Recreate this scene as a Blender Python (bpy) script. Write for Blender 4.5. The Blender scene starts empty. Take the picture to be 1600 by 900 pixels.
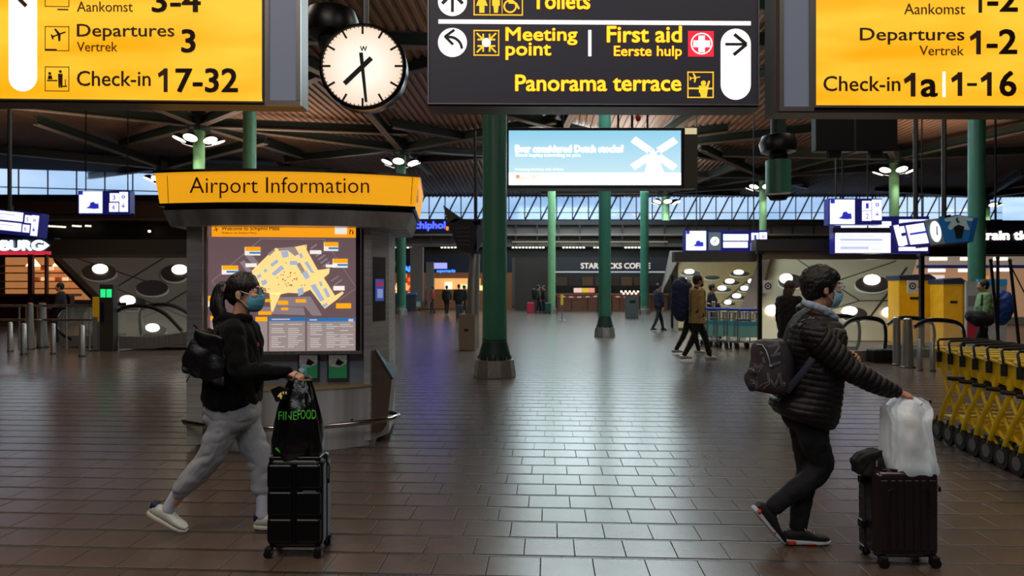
import bpy, bmesh, math, random
from mathutils import Vector, Matrix, noise
from mathutils.geometry import tessellate_polygon
random.seed(7)
SC = bpy.context.scene
COL = SC.collection
PI = math.pi
F = 1080.0; CZ = 1.55; HY = 450.0
# ---------------------------------------------------------------- camera
cd = bpy.data.cameras.new('camera'); cam = bpy.data.objects.new('camera', cd); COL.objects.link(cam)
cd.sensor_width = 36; cd.lens = F/1600*36; cd.clip_start = .05; cd.clip_end = 300
cam.location = (0, 0, CZ); cam.rotation_euler = (PI/2, 0, 0)
cd.dof.use_dof = True; cd.dof.focus_distance = 4.3; cd.dof.aperture_fstop = 3.6
SC.camera = cam
# ---------------------------------------------------------------- world, exposure
w = bpy.data.worlds.new('world'); SC.world = w; w.use_nodes = True
nt = w.node_tree; bg = nt.nodes['Background']
tc = nt.nodes.new('ShaderNodeTexCoord'); mp = nt.nodes.new('ShaderNodeMapping'); nz = nt.nodes.new('ShaderNodeTexNoise')
cr = nt.nodes.new('ShaderNodeValToRGB')
mp.inputs['Scale'].default_value = (3, 3, 14); nz.inputs['Scale'].default_value = 2.5
cr.color_ramp.elements[0].position = .35; cr.color_ramp.elements[0].color = (.30, .48, .72, 1)
cr.color_ramp.elements[1].position = .65; cr.color_ramp.elements[1].color = (.70, .82, .98, 1)
nt.links.new(tc.outputs['Generated'], mp.inputs[0]); nt.links.new(mp.outputs[0], nz.inputs[0])
nt.links.new(nz.outputs[0], cr.inputs[0]); nt.links.new(cr.outputs[0], bg.inputs[0])
bg.inputs[1].default_value = 1.35
SC.view_settings.view_transform = 'Standard'; SC.view_settings.look = 'None'
SC.view_settings.exposure = 0; SC.view_settings.gamma = 1
def area(name, loc, size, sy, power, col, rot=(0, 0, 0)):
    l = bpy.data.lights.new(name, 'AREA'); l.shape = 'RECTANGLE'; l.size = size; l.size_y = sy; l.energy = power; l.color = col
    o = bpy.data.objects.new(name, l); o.location = loc; o.rotation_euler = rot; COL.objects.link(o); return o
# rows of ceiling lights of the hall (above and beside the frame)
area('hall_light', (-2.8, 1.6, 7.5), 4, 3, 230, (1, .86, .72))
area('hall_light', (4.5, 2.0, 7.5), 4, 3, 140, (1, .88, .76))
area('hall_light', (0, -4, 7.5), 8, 3, 250, (.92, .94, 1))
area('hall_light', (-9, 11, 9.5), 4, 4, 260, (1, .85, .68))
area('hall_light', (9, 12, 9.5), 4, 4, 280, (1, .88, .7))
area('hall_light', (0, 45, 9.9), 24, 6, 500, (.75, .85, 1))
for x, y in ((-14, 20), (2, 22), (16, 20), (-12, 36), (6, 38), (22, 36), (6, 52), (-22, 30)):   # added upward fill without fixtures, to brighten the roof deck
    area('added_roof_fill', (x, y, 7.2), 6, 6, 380 if y > 25 else 130, (1, .80, .62), (PI, 0, 0))
def spot(loc, power, col, ang=75):
    l = bpy.data.lights.new('lamp_light', 'SPOT'); l.energy = power; l.color = col; l.spot_size = math.radians(ang); l.shadow_soft_size = .15; l.spot_blend = .6
    o = bpy.data.objects.new('lamp_light', l); o.location = loc; COL.objects.link(o); return o

# ---------------------------------------------------------------- materials
def lin(c):
    if isinstance(c, str):
        c = [int(c[i:i+2], 16)/255 for i in (0, 2, 4)]
    return tuple((x/12.92 if x <= .04045 else ((x+.055)/1.055)**2.4) for x in c) + (1,)
MATS = {}
def mat(name, c, rough=.6, metal=0, emit=0, bump=0, bscale=40, var=0, vscale=6, stretch=None, spec=.5, coat=0, trans=0, alpha=1, sheen=0, ecol=None, mixc=None):
    if name in MATS: return MATS[name]
    m = bpy.data.materials.new(name); m.use_nodes = True; n = m.node_tree; b = n.nodes['Principled BSDF']
    b.inputs['Base Color'].default_value = lin(c); b.inputs['Roughness'].default_value = rough; b.inputs['Metallic'].default_value = metal
    b.inputs['Specular IOR Level'].default_value = spec; b.inputs['Coat Weight'].default_value = coat
    b.inputs['Transmission Weight'].default_value = trans; b.inputs['Alpha'].default_value = alpha; b.inputs['Sheen Weight'].default_value = sheen
    if emit:
        b.inputs['Emission Color'].default_value = lin(ecol or c); b.inputs['Emission Strength'].default_value = emit
    if bump or var or mixc:
        t = n.nodes.new('ShaderNodeTexCoord'); mp = n.nodes.new('ShaderNodeMapping'); n.links.new(t.outputs['Object'], mp.inputs[0])
        if stretch: mp.inputs['Scale'].default_value = stretch
    if bump:
        z = n.nodes.new('ShaderNodeTexNoise'); z.inputs['Scale'].default_value = bscale; z.inputs['Detail'].default_value = 5
        bp = n.nodes.new('ShaderNodeBump'); bp.inputs['Strength'].default_value = bump; bp.inputs['Distance'].default_value = .01
        n.links.new(mp.outputs[0], z.inputs[0]); n.links.new(z.outputs[0], bp.inputs['Height']); n.links.new(bp.outputs[0], b.inputs['Normal'])
    if var or mixc:
        z = n.nodes.new('ShaderNodeTexNoise'); z.inputs['Scale'].default_value = vscale; z.inputs['Detail'].default_value = 4
        r = n.nodes.new('ShaderNodeValToRGB'); l = lin(c)
        e = r.color_ramp.elements; e[0].position = .3; e[1].position = .7
        if mixc: e[0].color = l; e[1].color = lin(mixc)
        else:
            e[0].color = tuple(x*(1-var) for x in l[:3])+(1,); e[1].color = tuple(min(1, x*(1+var)) for x in l[:3])+(1,)
        n.links.new(mp.outputs[0], z.inputs[0]); n.links.new(z.outputs[0], r.inputs[0]); n.links.new(r.outputs[0], b.inputs['Base Color'])
    MATS[name] = m; return m
def glow(name, c, s=1.0):                      # emissive face: lamps, screens, and shop wares and walls given a glow
    return mat(name, c, rough=.5, emit=s, spec=.3)
STEEL = mat('brushed_steel', 'a8a6a4', .36, .75, bump=.08, bscale=14, stretch=(40, 40, 1), var=.25, vscale=1.4)
STEELD = mat('dark_steel', '4e4c4a', .38, 1, bump=.1, bscale=30)
CHROME = mat('chrome', 'c8c8c8', .12, 1)
BLACK = mat('black_plastic', '0c0c0e', .35)
BLACKM = mat('black_matt', '0a0a0b', .8)
GREEN = mat('green_paint', '3a7460', .38, var=.1, vscale=2)
GREENL = mat('light_green_paint', '7bb082', .4, var=.08)
GREEND = mat('dark_green_paint', '14302c', .45, var=.1)
GREY = mat('grey_paint', '6e7074', .5)
DARK = mat('dark_panel', '17151a', .5, var=.2, vscale=.7)
SIGNBACK = mat('sign_black', '201e24', .4, emit=.0)
WHITEL = glow('white_light', 'f4ecea', 1.0)
BLUEGLASS = mat('screen_blue', '14145a', .2, emit=.35)

# ---------------------------------------------------------------- mesh builder
class MB:
    def __init__(s): s.v = []; s.f = []; s.cuts = []
    def cut(s): s.cuts.append((len(s.v), len(s.f))); return s
    def add(s, vs, fs):
        k = len(s.v); s.v += [tuple(p) for p in vs]; s.f += [tuple(i+k for i in f) for f in fs]; return s
    def box(s, c, d, rz=0, taper=1):
        x, y, z = d[0]/2, d[1]/2, d[2]/2; vs = []
        for k in (-1, 1):
            t = taper if k > 0 else 1
            for a, b in ((-1, -1), (1, -1), (1, 1), (-1, 1)):
                px, py = a*x*t, b*y*t
                vs.append((c[0]+px*math.cos(rz)-py*math.sin(rz), c[1]+px*math.sin(rz)+py*math.cos(rz), c[2]+k*z))
        return s.add(vs, [(3, 2, 1, 0), (4, 5, 6, 7), (0, 1, 5, 4), (1, 2, 6, 5), (2, 3, 7, 6), (3, 0, 4, 7)])
    def loft(s, rings, cap=True, closed=True):
        n = len(rings[0]); vs = [p for r in rings for p in r]; fs = []
        for i in range(len(rings)-1):
            for j in range(n if closed else n-1):
                a, b = i*n+j, i*n+(j+1) % n; fs.append((a, b, b+n, a+n))
        if cap and closed:
            fs.append(tuple(range(n-1, -1, -1))); fs.append(tuple((len(rings)-1)*n+j for j in range(n)))
        return s.add(vs, fs)
    def tube(s, pts, r, n=10, cap=True, closed=False, flat=1):
        pts = [Vector(p) for p in pts]; rings = []; m = len(pts); prev = None
        for i, p in enumerate(pts):
            if closed: t = (pts[(i+1) % m]-pts[i-1])
            else: t = (pts[min(i+1, m-1)]-pts[max(i-1, 0)])
            t.normalize()
            if prev is None:
                u = Vector((0, 0, 1)) if abs(t.z) < .9 else Vector((1, 0, 0)); u = (u-t*u.dot(t)).normalized()
            else: u = (prev-t*prev.dot(t)).normalized()
            prev = u; v = t.cross(u); rr = r[i] if isinstance(r, (list, tuple)) else r
            rings.append([p+u*math.cos(2*PI*j/n)*rr+v*math.sin(2*PI*j/n)*rr*flat for j in range(n)])
        if closed: rings.append(rings[0]); return s.loft(rings, cap=False)
        return s.loft(rings, cap)
    def cyl(s, a, b, r0, r1=None, n=16): return s.tube([a, b], [r0, r0 if r1 is None else r1], n)
    def lathe(s, c, prof, n=24, ax='z'):
        rings = []
        for r, h in prof:
            ring = []
            for j in range(n):
                a = 2*PI*j/n; x, y = r*math.cos(a), r*math.sin(a)
                ring.append((c[0]+x, c[1]+y, c[2]+h) if ax == 'z' else ((c[0]+x, c[1]+h, c[2]+y) if ax == 'y' else (c[0]+h, c[1]+x, c[2]+y)))
            rings.append(ring)
        return s.loft(rings)
    def ball(s, c, r, n=14, m=8):
        r = (r, r, r) if not isinstance(r, (tuple, list)) else r
        rings = []
        for i in range(1, m):
            t = PI*i/m; rings.append([(c[0]+r[0]*math.sin(t)*math.cos(2*PI*j/n), c[1]+r[1]*math.sin(t)*math.sin(2*PI*j/n), c[2]-r[2]*math.cos(t)) for j in range(n)])
        k = len(s.v); s.loft(rings, cap=False)
        b = len(s.v); s.v += [(c[0], c[1], c[2]-r[2]), (c[0], c[1], c[2]+r[2])]
        for j in range(n):
            s.f.append((k+(j+1) % n, k+j, b)); l = k+(m-2)*n; s.f.append((l+j, l+(j+1) % n, b+1))
        return s
    def prism(s, pts, d, flip=False):
        """pts: 3-D loop, d: extrusion vector (away from viewer)"""
        pts = [Vector(p) for p in pts]; d = Vector(d); n = len(pts)
        tr = tessellate_polygon([pts])
        fs = [t for t in tr] + [tuple(i+n for i in reversed(t)) for t in tr] + [(i, (i+1) % n, (i+1) % n+n, i+n) for i in range(n)]
        return s.add(pts+[p+d for p in pts], fs)
    def build(s, name, m, parent=None, smooth=False, bevel=0, seg=2, local=False, sub=0, solid=0, autos=None, mods=None, split=False):
        if split and s.cuts:
            c = sorted(set([(0, 0)]+s.cuts+[(len(s.v), len(s.f))])); o = None
            for (v0, f0), (v1, f1) in zip(c[:-1], c[1:]):
                if f1 <= f0: continue
                q = MB(); q.v = s.v[v0:v1]; q.f = [tuple(i-v0 for i in f) for f in s.f[f0:f1]]; o = q.build(name, m, parent, smooth, bevel, seg, local)
            return o
        me = bpy.data.meshes.new(name); vs = s.v
        if parent and not local:
            r = parent
            while r.parent: r = r.parent
            o = r.location; vs = [(p[0]-o[0], p[1]-o[1], p[2]-o[2]) for p in vs]
        me.from_pydata(vs, [], s.f); me.materials.append(m)
        bm = bmesh.new(); bm.from_mesh(me); bmesh.ops.recalc_face_normals(bm, faces=bm.faces); bm.to_mesh(me); bm.free()
        if smooth: me.shade_smooth()
        ob = bpy.data.objects.new(name, me); COL.objects.link(ob)
        if parent: ob.parent = parent
        if autos or (smooth and autos is None and not sub and not bevel):
            try: me.set_sharp_from_angle(angle=math.radians(autos or 40))
            except Exception: pass
        if solid:
            q = ob.modifiers.new('s', 'SOLIDIFY'); q.thickness = solid; q.offset = 0
        if bevel:
            q = ob.modifiers.new('b', 'BEVEL'); q.width = bevel; q.segments = seg; q.limit_method = 'ANGLE'; q.angle_limit = math.radians(35)
            me.shade_smooth()
            q.harden_normals = True
        if sub:
            q = ob.modifiers.new('u', 'SUBSURF'); q.levels = sub; q.render_levels = sub
        return ob
def thing(name, label, cat, loc=(0, 0, 0), group=None, rz=0):
    o = bpy.data.objects.new(name, None); COL.objects.link(o); o.location = loc; o.rotation_euler = (0, 0, rz); o.empty_display_size = .1
    return tag(o, label, cat, group)
def tag(o, label, cat, group=None):
    o['label'] = label; o['category'] = cat
    if group: o['group'] = group
    return o
def struct(o): o['kind'] = 'structure'; return o
def stuff(o): o['kind'] = 'stuff'; return o
def copy_tree(o, parent=None):
    c = o.copy(); COL.objects.link(c); c.parent = parent
    for ch in [x for x in bpy.data.objects if x.parent == o]: copy_tree(ch, c)
    return c
def P(px, py, Y): return Vector(((px-800)/F*Y, Y, CZ-(py-HY)/F*Y))
def G(px, py):                                  # a point on the floor
    Y = CZ*F/(py-HY); return Vector(((px-800)/F*Y, Y, 0))
class PL:
    """a vertical plane; at() finds the point of it seen at a pixel of the photograph"""
    def __init__(s, X0, Y0, eps=0):
        s.X0, s.Y0, s.e = X0, Y0, eps; k = math.hypot(1, eps)
        s.n = Vector((eps/k, -1/k, 0)); s.d = Vector((1/k, eps/k, 0))
    def at(s, px, py, off=0):
        a = (px-800)/F; Y = (s.Y0-s.e*s.X0)/(1-s.e*a); p = Vector((a*Y, Y, CZ-(py-HY)/F*Y)); return p+s.n*off
    def box(s, mb, x0, y0, x1, y1, off=0, th=.01):
        p = [s.at(x0, y0, off), s.at(x1, y0, off), s.at(x1, y1, off), s.at(x0, y1, off)]; 
        p[1].z = p[0].z; p[2].z = p[3].z
        return mb.prism(p, -s.n*th)
    def poly(s, mb, pts, off=0, th=.004): return mb.prism([s.at(x, y, off) for x, y in pts], -s.n*th)
    def disc(s, mb, cx, cy, rx, ry=None, off=0, th=.004, n=32, ri=0):
        ry = ry or rx
        if not ri: return s.poly(mb, [(cx+rx*math.cos(2*PI*i/n), cy+ry*math.sin(2*PI*i/n)) for i in range(n)], off, th)
        for i in range(n):
            a, b = 2*PI*i/n, 2*PI*(i+1)/n; k = ri
            s.poly(mb, [(cx+rx*math.cos(a), cy+ry*math.sin(a)), (cx+rx*math.cos(b), cy+ry*math.sin(b)), (cx+(rx-k)*math.cos(b), cy+(ry-k)*math.sin(b)), (cx+(rx-k)*math.cos(a), cy+(ry-k)*math.sin(a))], off, th)
        return mb
    def line(s, mb, x0, y0, x1, y1, wd, off=0, th=.003):
        L = math.hypot(x1-x0, y1-y0); nx, ny = -(y1-y0)/L*wd/2, (x1-x0)/L*wd/2
        return s.poly(mb, [(x0+nx, y0+ny), (x1+nx, y1+ny), (x1-nx, y1-ny), (x0-nx, y0-ny)], off, th)
FONTC = {}
def glyphs(txt, bold=0.0, res=3, spacing=1.0):
    k = (txt, bold, spacing)
    if k not in FONTC:
        cu = bpy.data.curves.new('t', 'FONT'); cu.body = txt; cu.offset = bold; cu.resolution_u = res; cu.extrude = .02; cu.fill_mode = 'BOTH'; cu.space_character = spacing
        ob = bpy.data.objects.new('t', cu); COL.objects.link(ob); dg = bpy.context.evaluated_depsgraph_get()
        me = bpy.data.meshes.new_from_object(ob.evaluated_get(dg)); bpy.data.objects.remove(ob)
        FONTC[k] = ([tuple(v.co) for v in me.vertices], [tuple(p.vertices) for p in me.polygons])
    return FONTC[k]
def text(mb, txt, pl, x0, y0, x1, y1, off=.004, bold=0.0, skew=0, th=.004, spacing=1.0, curve=None):
    """lettering whose ink fills the pixel box x0..x1, y0..y1"""
    if bold >= .015:                             # heavy letters: the strokes widened evenly on all sides
        vs, fs = glyphs(txt, 0, spacing=spacing); ay, by = min(v[1] for v in vs), max(v[1] for v in vs); q = bold/(by-ay)*(y1-y0)*.8; mb.cut(); n0 = len(mb.cuts)
        for dx, dy in ((-q, -q), (q, -q), (-q, q), (q, q), (-q*1.3, 0), (q*1.3, 0)):
            text(mb, txt, pl, x0+q+dx, y0+q+dy, x1-q+dx, y1-q+dy, off, 0, skew, th, spacing, curve)
        mb.cuts = mb.cuts[:n0]; return mb.cut()
    vs, fs = glyphs(txt, bold, spacing=spacing)
    ax, bx = min(v[0] for v in vs), max(v[0] for v in vs); ay, by = min(v[1] for v in vs), max(v[1] for v in vs)
    out = []
    for x, y, z in vs:
        u = (x-ax)/(bx-ax); v = (y-ay)/(by-ay); px = x0+(x1-x0)*u; py = y1-(y1-y0)*v
        if curve: px, py = curve(px, py)
        out.append(pl.at(px, py, off+(th if z > 0 else 0)))
    mb.cut(); mb.add(out, fs); return mb.cut()
# ================================================================= STRUCTURE
# ---- floor: tiles in a staggered bond with narrow strips between the rows
YAW = -.052
fo = Vector((-.1, 4.297, 0)); ux = Vector((math.cos(YAW), math.sin(YAW), 0)); uy = Vector((-math.sin(YAW), math.cos(YAW), 0))
PW, PR = .296, .293
def tile_mat(name, c, rough):
    m = mat(name, c, rough, var=.18, vscale=3, spec=.62)
    return m
TILE = tile_mat('tile_brown', '56483f', .25); STRIP = tile_mat('tile_strip_dark', '2c2320', .42)
mb = MB(); mb.box((0, 26, -.06), (150, 90, .1)); floor = struct(mb.build('floor', mat('joint_grout', '1c1715', .8)))
tb = MB(); tb.box((0, 0, -.006), (PW-.0035, .258, .012)); 
proto = tb.build('tile', TILE, floor, local=True, bevel=.002, seg=1)
sb = MB(); sb.box((0, 0, -.0075), (PW-.0035, .024, .012)); sproto = sb.build('tile_strip', STRIP, floor, local=True)
cand = []
for r in range(-6, 92):
    yy = r*PR
    for k in range(-150, 151):
        cx = k*PW+((r*-.098) % PW)
        c = fo+ux*(cx-.063)+uy*(yy+.15)
        if c.y < 2.9 or c.y > 29 or abs(c.x) > c.y*.80+1.2: continue
        cand.append((c.y, c, r))
cand.sort(key=lambda t: t[0])
seen = [t for t in cand if abs(t[1].x) < t[1].y*.76+.1 and t[1].y > 3.5]
single = set(id(t) for t in seen[:299]); first = True
tm = MB(); sm = MB(); ns = 0
for t in cand:
    c = t[1]; j = random.uniform(-.0006, .0006)
    cs = c+uy*.1445+ux*.12
    if id(t) in single:
        if first: o = proto; first = False
        else: o = proto.copy(); COL.objects.link(o)
        o.location = (c.x, c.y, j); o.rotation_euler = (0, 0, YAW)
        if ns == 0: s2 = sproto
        else: s2 = sproto.copy(); COL.objects.link(s2)
        ns += 1; s2.location = (cs.x, cs.y, 0); s2.rotation_euler = (0, 0, YAW)
    else:
        tm.box((c.x, c.y, -.006+j), (PW-.0035, .258, .012), YAW); sm.box((cs.x, cs.y, -.0075), (PW-.0035, .024, .012), YAW)
stuff(tm.build('tile_field', TILE, floor, local=True)); stuff(sm.build('strip_field', STRIP, floor, local=True))
mb = MB()
for r in range(83, 165):                         # far rows: too small to tell the tiles apart
    c = fo+uy*(r*PR+.15); mb.box((c.x, c.y, -.006), (96, .262, .012), YAW)
stuff(mb.build('far_tile_rows', TILE, floor, local=True))

# ---- roof deck: corrugated, on radiating beams
DECK = mat('roof_deck', '7a5b48', .6, var=.2, vscale=.3); BEAM = mat('beam_paint', '1d2a26', .5); BEAMF = mat('beam_flange', '6a5c50', .5)
mb = MB(); pts = []
x = -46.0
while x < 48:
    pts += [(x, 0), (x+.14, 0), (x+.18, -.09), (x+.32, -.09), (x+.36, 0)]; x += .36
def deck_z(y): return 10.6 if y < 50 else 10.6-(y-50)*.055
def deck_end(x, y): return y if y < 40 or x > -16 else min(y, 44.8+(max(x, -38)+38)/22*5)
rings = [[(p[0]+Yy*.052, deck_end(p[0]+Yy*.052, Yy), deck_z(Yy)+p[1]) for p in pts] for Yy in (-12, 40, 50, 63)]
mb.loft(rings, cap=False, closed=False)
ceiling = struct(mb.build('ceiling', DECK))
mb = MB(); mb.box((17, 25, 11.0), (66, 80, .1)); mb.box((-33, 15, 11.0), (34, 60, .1)); mb.build('roof_slab', DARK, ceiling)
ADDED_GLOW = glow('added_panel_glow', 'd2e8ee', 8)
for i in range(6):                               # added glowing panels under the beams, put in to brighten the floor reflection
    for y0, y1, xa, xs, zz in ((17, 29.5, .2, 1.1, 9.75), (38, 46, .6, 1.5, 9.6), (46.2, 55, .6, 1.85, 9.6)):
        mb = MB(); mb.box((xa+(i+.5)*xs, (y0+y1)/2, zz), (xs-.1, y1-y0, .04)); sk = mb.build('added_glow_panel', ADDED_GLOW, ceiling)
        for y in (y0+.3, y1-.3): mb = MB(); mb.cyl((xa+(i+.5)*xs, y, zz), (xa+(i+.5)*xs, y, 10.6), .03, n=6); mb.build('added_panel_hanger', BEAM, sk)
def wallbox(name, a, b, z0, z1, m, th=.3):
    a, b = Vector((a[0], a[1], 0)), Vector((b[0], b[1], 0)); d = (b-a); n = Vector((-d.y, d.x, 0)).normalized()*th
    mb = MB(); mb.prism([(a.x, a.y, z0), (b.x, b.y, z0), (b.x, b.y, z1), (a.x, a.y, z1)], n); return mb.build(name, m)
WALL = mat('wall_dark', '2a2624', .7, var=.2, vscale=.4)
struct(wallbox('wall_left', (-46, -12), (-38, 45, 0), 0, 11, WALL))
struct(wallbox('wall_front', (-46, -12, 0), (46, -12, 0), 0, 11, WALL, -.3))
struct(wallbox('wall_right', (46, 62, 0), (46, -12, 0), 0, 11, WALL))
# back wall in two stretches: the left one nearer; solid to 7.6 m, glazed above
MEZZ = mat('mezzanine_panel', '4c423b', .6, var=.25, vscale=.25)
struct(wallbox('wall_back', (-16, 62, 0), (46, 62, 0), 0, 7.55, MEZZ))
struct(wallbox('wall_back', (-38, 45, 0), (-16, 50, 0), 0, 7.55, MEZZ))
struct(wallbox('wall_back', (-16, 50, 0), (-16, 62, 0), 0, 11, MEZZ))
GLASS = mat('window_glass', 'dfeaf5', .1, trans=1, spec=.3); FRAME = mat('window_frame', '141c26', .5)
SOFF = mat('lilac_soffit', '55556a', .6)
def glazing(name, a, b, z0, z1, step, diag=True):
    a, b = Vector(a+(0,)), Vector(b+(0,)); d = (b-a); L = d.length; d.normalize(); n = Vector((d.y, -d.x, 0))
    fr = MB()
    for z, h in ((z0, .22), (z1, .16), ((z0*.68+z1*.32), .06)):
        fr.prism([a+Vector((0, 0, z-h/2)), b+Vector((0, 0, z-h/2)), b+Vector((0, 0, z+h/2)), a+Vector((0, 0, z+h/2))], -n*.14)
    w_ = struct(fr.build(name, FRAME)); k = int(L/step)
    for i in range(k):
        p = a+d*(L*i/k); q = a+d*(L*(i+1)/k)
        m_ = MB(); m_.prism([p+Vector((0, 0, z0)), q+Vector((0, 0, z0)), q+Vector((0, 0, z1)), p+Vector((0, 0, z1))], -n*.02); m_.build('pane', GLASS, w_)
        m_ = MB(); m_.tube([p+n*.05+Vector((0, 0, z0)), p+n*.05+Vector((0, 0, z1))], .05, 6); m_.build('mullion', FRAME, w_)
        if diag:
            m_ = MB(); m_.tube([p+n*.35+Vector((0, 0, z0)), p+d*(L/k*.8)+n*.35+Vector((0, 0, z1))], .07, 6); m_.build('brace', FRAME, w_)
    return w_
glazing('window_1', (-16, 62), (44, 62), 7.6, 9.85, 1.42)
glazing('window_2', (-38, 45), (-16, 50), 7.6, 9.7, 1.7, False)
mb = MB(); mb.prism([(-16, 61.5, 9.8), (46, 61.5, 9.8), (46, 60.3, 10.3), (-16, 60.3, 10.3)], (0, .1, .05)); struct(mb.build('trim_1', SOFF))
mb = MB(); mb.prism([(-38, 44.5, 9.4), (-16, 49.5, 9.4), (-16, 46.5, 10.0), (-38, 41.5, 10.0)], (0, .1, .1)); struct(mb.build('trim_2', SOFF))
# ================================================================= COLUMNS AND ROOF BEAMS
LAMPG = glow('lamp_glass', 'fff2dc', 5)
def column(px, w_, Y, topz, label, m=GREEN, base=None, lamps=False, group=None):
    X = (px-800)/F*Y; r = w_/2*Y/F
    t = thing('column', label, 'column', (X, Y, 0), group)
    mb = MB(); mb.cyl((X, Y, .3), (X, Y, topz), r, r, 28); mb.build('shaft', m, t, smooth=True)
    if base:
        b = r*1.75
        mb = MB(); mb.lathe((X, Y, 0), [(b*.98, 0), (b, .02), (b*.9, .3), (b*.72, .3)], 10); mb.build('plinth', STEEL, t)
        mb = MB(); mb.lathe((X, Y, 0), [(b*.74, .3), (b*.74, .33), (r*1.25, .42), (r*1.0, .62), (r, .63)], 24); mb.build('flare', GREEND if m == GREEN else m, t, smooth=True)
        for i in range(10):
            a = 2*PI*i/10+.2; c, s_ = math.cos(a), math.sin(a)
            mb = MB(); mb.prism([(X+c*r*.9, Y+s_*r*.9, .33), (X+c*b*.8, Y+s_*b*.8, .33), (X+c*r*.9, Y+s_*r*.9, .6)], (-s_*.015, c*.015, 0)); mb.build('gusset', GREEND, t)
            mb = MB(); mb.cyl((X+math.cos(a+.3)*b*.76, Y+math.sin(a+.3)*b*.76, .3), (X+math.cos(a+.3)*b*.76, Y+math.sin(a+.3)*b*.76, .37), .016, .016, 6); mb.build('bolt', CHROME, t)
        mb = MB(); mb.lathe((X, Y, 0), [(r*1.03, .64), (r*1.03, .66)], 24); mb.build('seam_ring', GREEND, t)
    else:
        mb = MB(); mb.lathe((X, Y, 0), [(r*1.35, 0), (r*1.3, .28), (r*1.02, .3), (r, .5)], 16); mb.build('plinth', STEEL, t, smooth=True)
    mb = MB(); mb.lathe((X, Y, 0), [(r*1.9, topz-.1), (r*2.0, topz), (r*2.0, topz+.55), (r*1.2, topz+.9)], 12); mb.build('hub', BEAM, t)
    if lamps:
        for i in range(6):
            a = 2*PI*i/6+.5; R_ = .9; c = Vector((X+math.cos(a)*R_, Y+math.sin(a)*R_, topz-.62+.04*math.sin(a*2)))
            ax = Vector((math.cos(a)*.42, math.sin(a)*.42, -1)).normalized(); u_ = ax.orthogonal().normalized(); v_ = ax.cross(u_)
            ring = lambda r_, h_: [c+ax*h_+(u_*math.cos(2*PI*j/18)+v_*math.sin(2*PI*j/18))*r_ for j in range(18)]
            mb = MB(); mb.loft([ring(.34, 0), ring(.35, -.03), ring(.22, -.2), ring(.06, -.3)]); h = mb.build('lamp_shade', BLACK, t, smooth=True)
            mb = MB(); mb.loft([ring(.32, .012), ring(.32, .002)]); mb.build('lamp_lens', LAMPG, h)
        spot((X-.0, Y-1.2, topz-.9), 260, (1, .87, .72), 120)
    return X, Y
cols = [
 (773, 38, 12.1, 9.7, 'thick dark green column in front, with bolted steel foot, left edge of the bright screen', GREEN, 1, False),
 (945, 19, 22.0, 9.7, 'green column with steel foot standing alone in mid hall below the bright advertising screen', GREEN, 1, False),
 (627, 14, 41.4, 9.6, 'green column with lamp cluster just right of the information kiosk', GREEN, 0, True),
 (862, 12, 42.5, 9.6, 'slim green column left of the coffee shop beside two small figures', GREENL, 0, False),
 (1007, 13, 41.0, 9.6, 'slim green column in front of the right end of the coffee shop sign', GREEN, 0, False),
 (1040, 12, 57, 9.2, 'far light green column with lamp cluster, right of the coffee shop', GREENL, 0, True),
 (1192, 11, 50, 9.4, 'far slim green column behind the station display with number tiles', GREENL, 0, True),
 (1397, 14, 43, 9.4, 'light green column with lamp cluster behind the man in the puffer jacket', GREENL, 0, True),
 (1526, 24, 21.5, 9.7, 'thick green column at the right beside the train tickets sign', GREEN, 0, False),
 (1541, 10, 60, 9.3, 'far lamp-topped column half hidden behind the thick right-hand column', GREENL, 0, True),
 (390, 20, 23, 9.7, 'green column rising behind the middle of the kiosk header', GREENL, 0, False),
 (311, 17, 34.6, 9.5, 'light green column with lamp cluster rising behind the left part of the kiosk', GREENL, 0, True),
 (257, 12, 44, 9.0, 'far green column with lamps at the left edge of the kiosk', GREENL, 0, True)]
hubs = []
for (px, w_, Y, tz, lb, m, b, l) in cols: hubs.append(column(px, w_, Y, tz, lb, m, b, l, 'green roof columns')+(tz,))
def ibeam(a, b, h=.42, wd=.26, parent=ceiling):
    a, b = Vector(a), Vector(b); d = b-a; s_ = Vector((-d.y, d.x, 0)).normalized()*wd/2; u = Vector((0, 0, h))
    mb = MB(); k = s_*.12
    mb.prism([a-k, b-k, b-k+u, a-k+u], k*2); o = mb.build('beam', BEAM, parent)
    mb = MB(); mb.prism([a-s_, b-s_, b+s_, a+s_], (0, 0, .05)); mb.build('flange', BEAMF, o)
    mb = MB(); mb.prism([a-s_+u, b-s_+u, b+s_+u, a+s_+u], (0, 0, .05)); mb.build('flange', BEAM, o)
for i, (X, Y, tz) in enumerate(hubs):
    if Y < 15: n_, L = 6, 9
    else: n_, L = 6, 10.5
    for k in range(n_):
        a = 2*PI*k/n_+.28+.1*i
        ibeam((X+math.cos(a)*.35, Y+math.sin(a)*.35, tz+.1), (X+math.cos(a)*L, min(61, Y+math.sin(a)*L), tz+.45), .42, .34)
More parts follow.
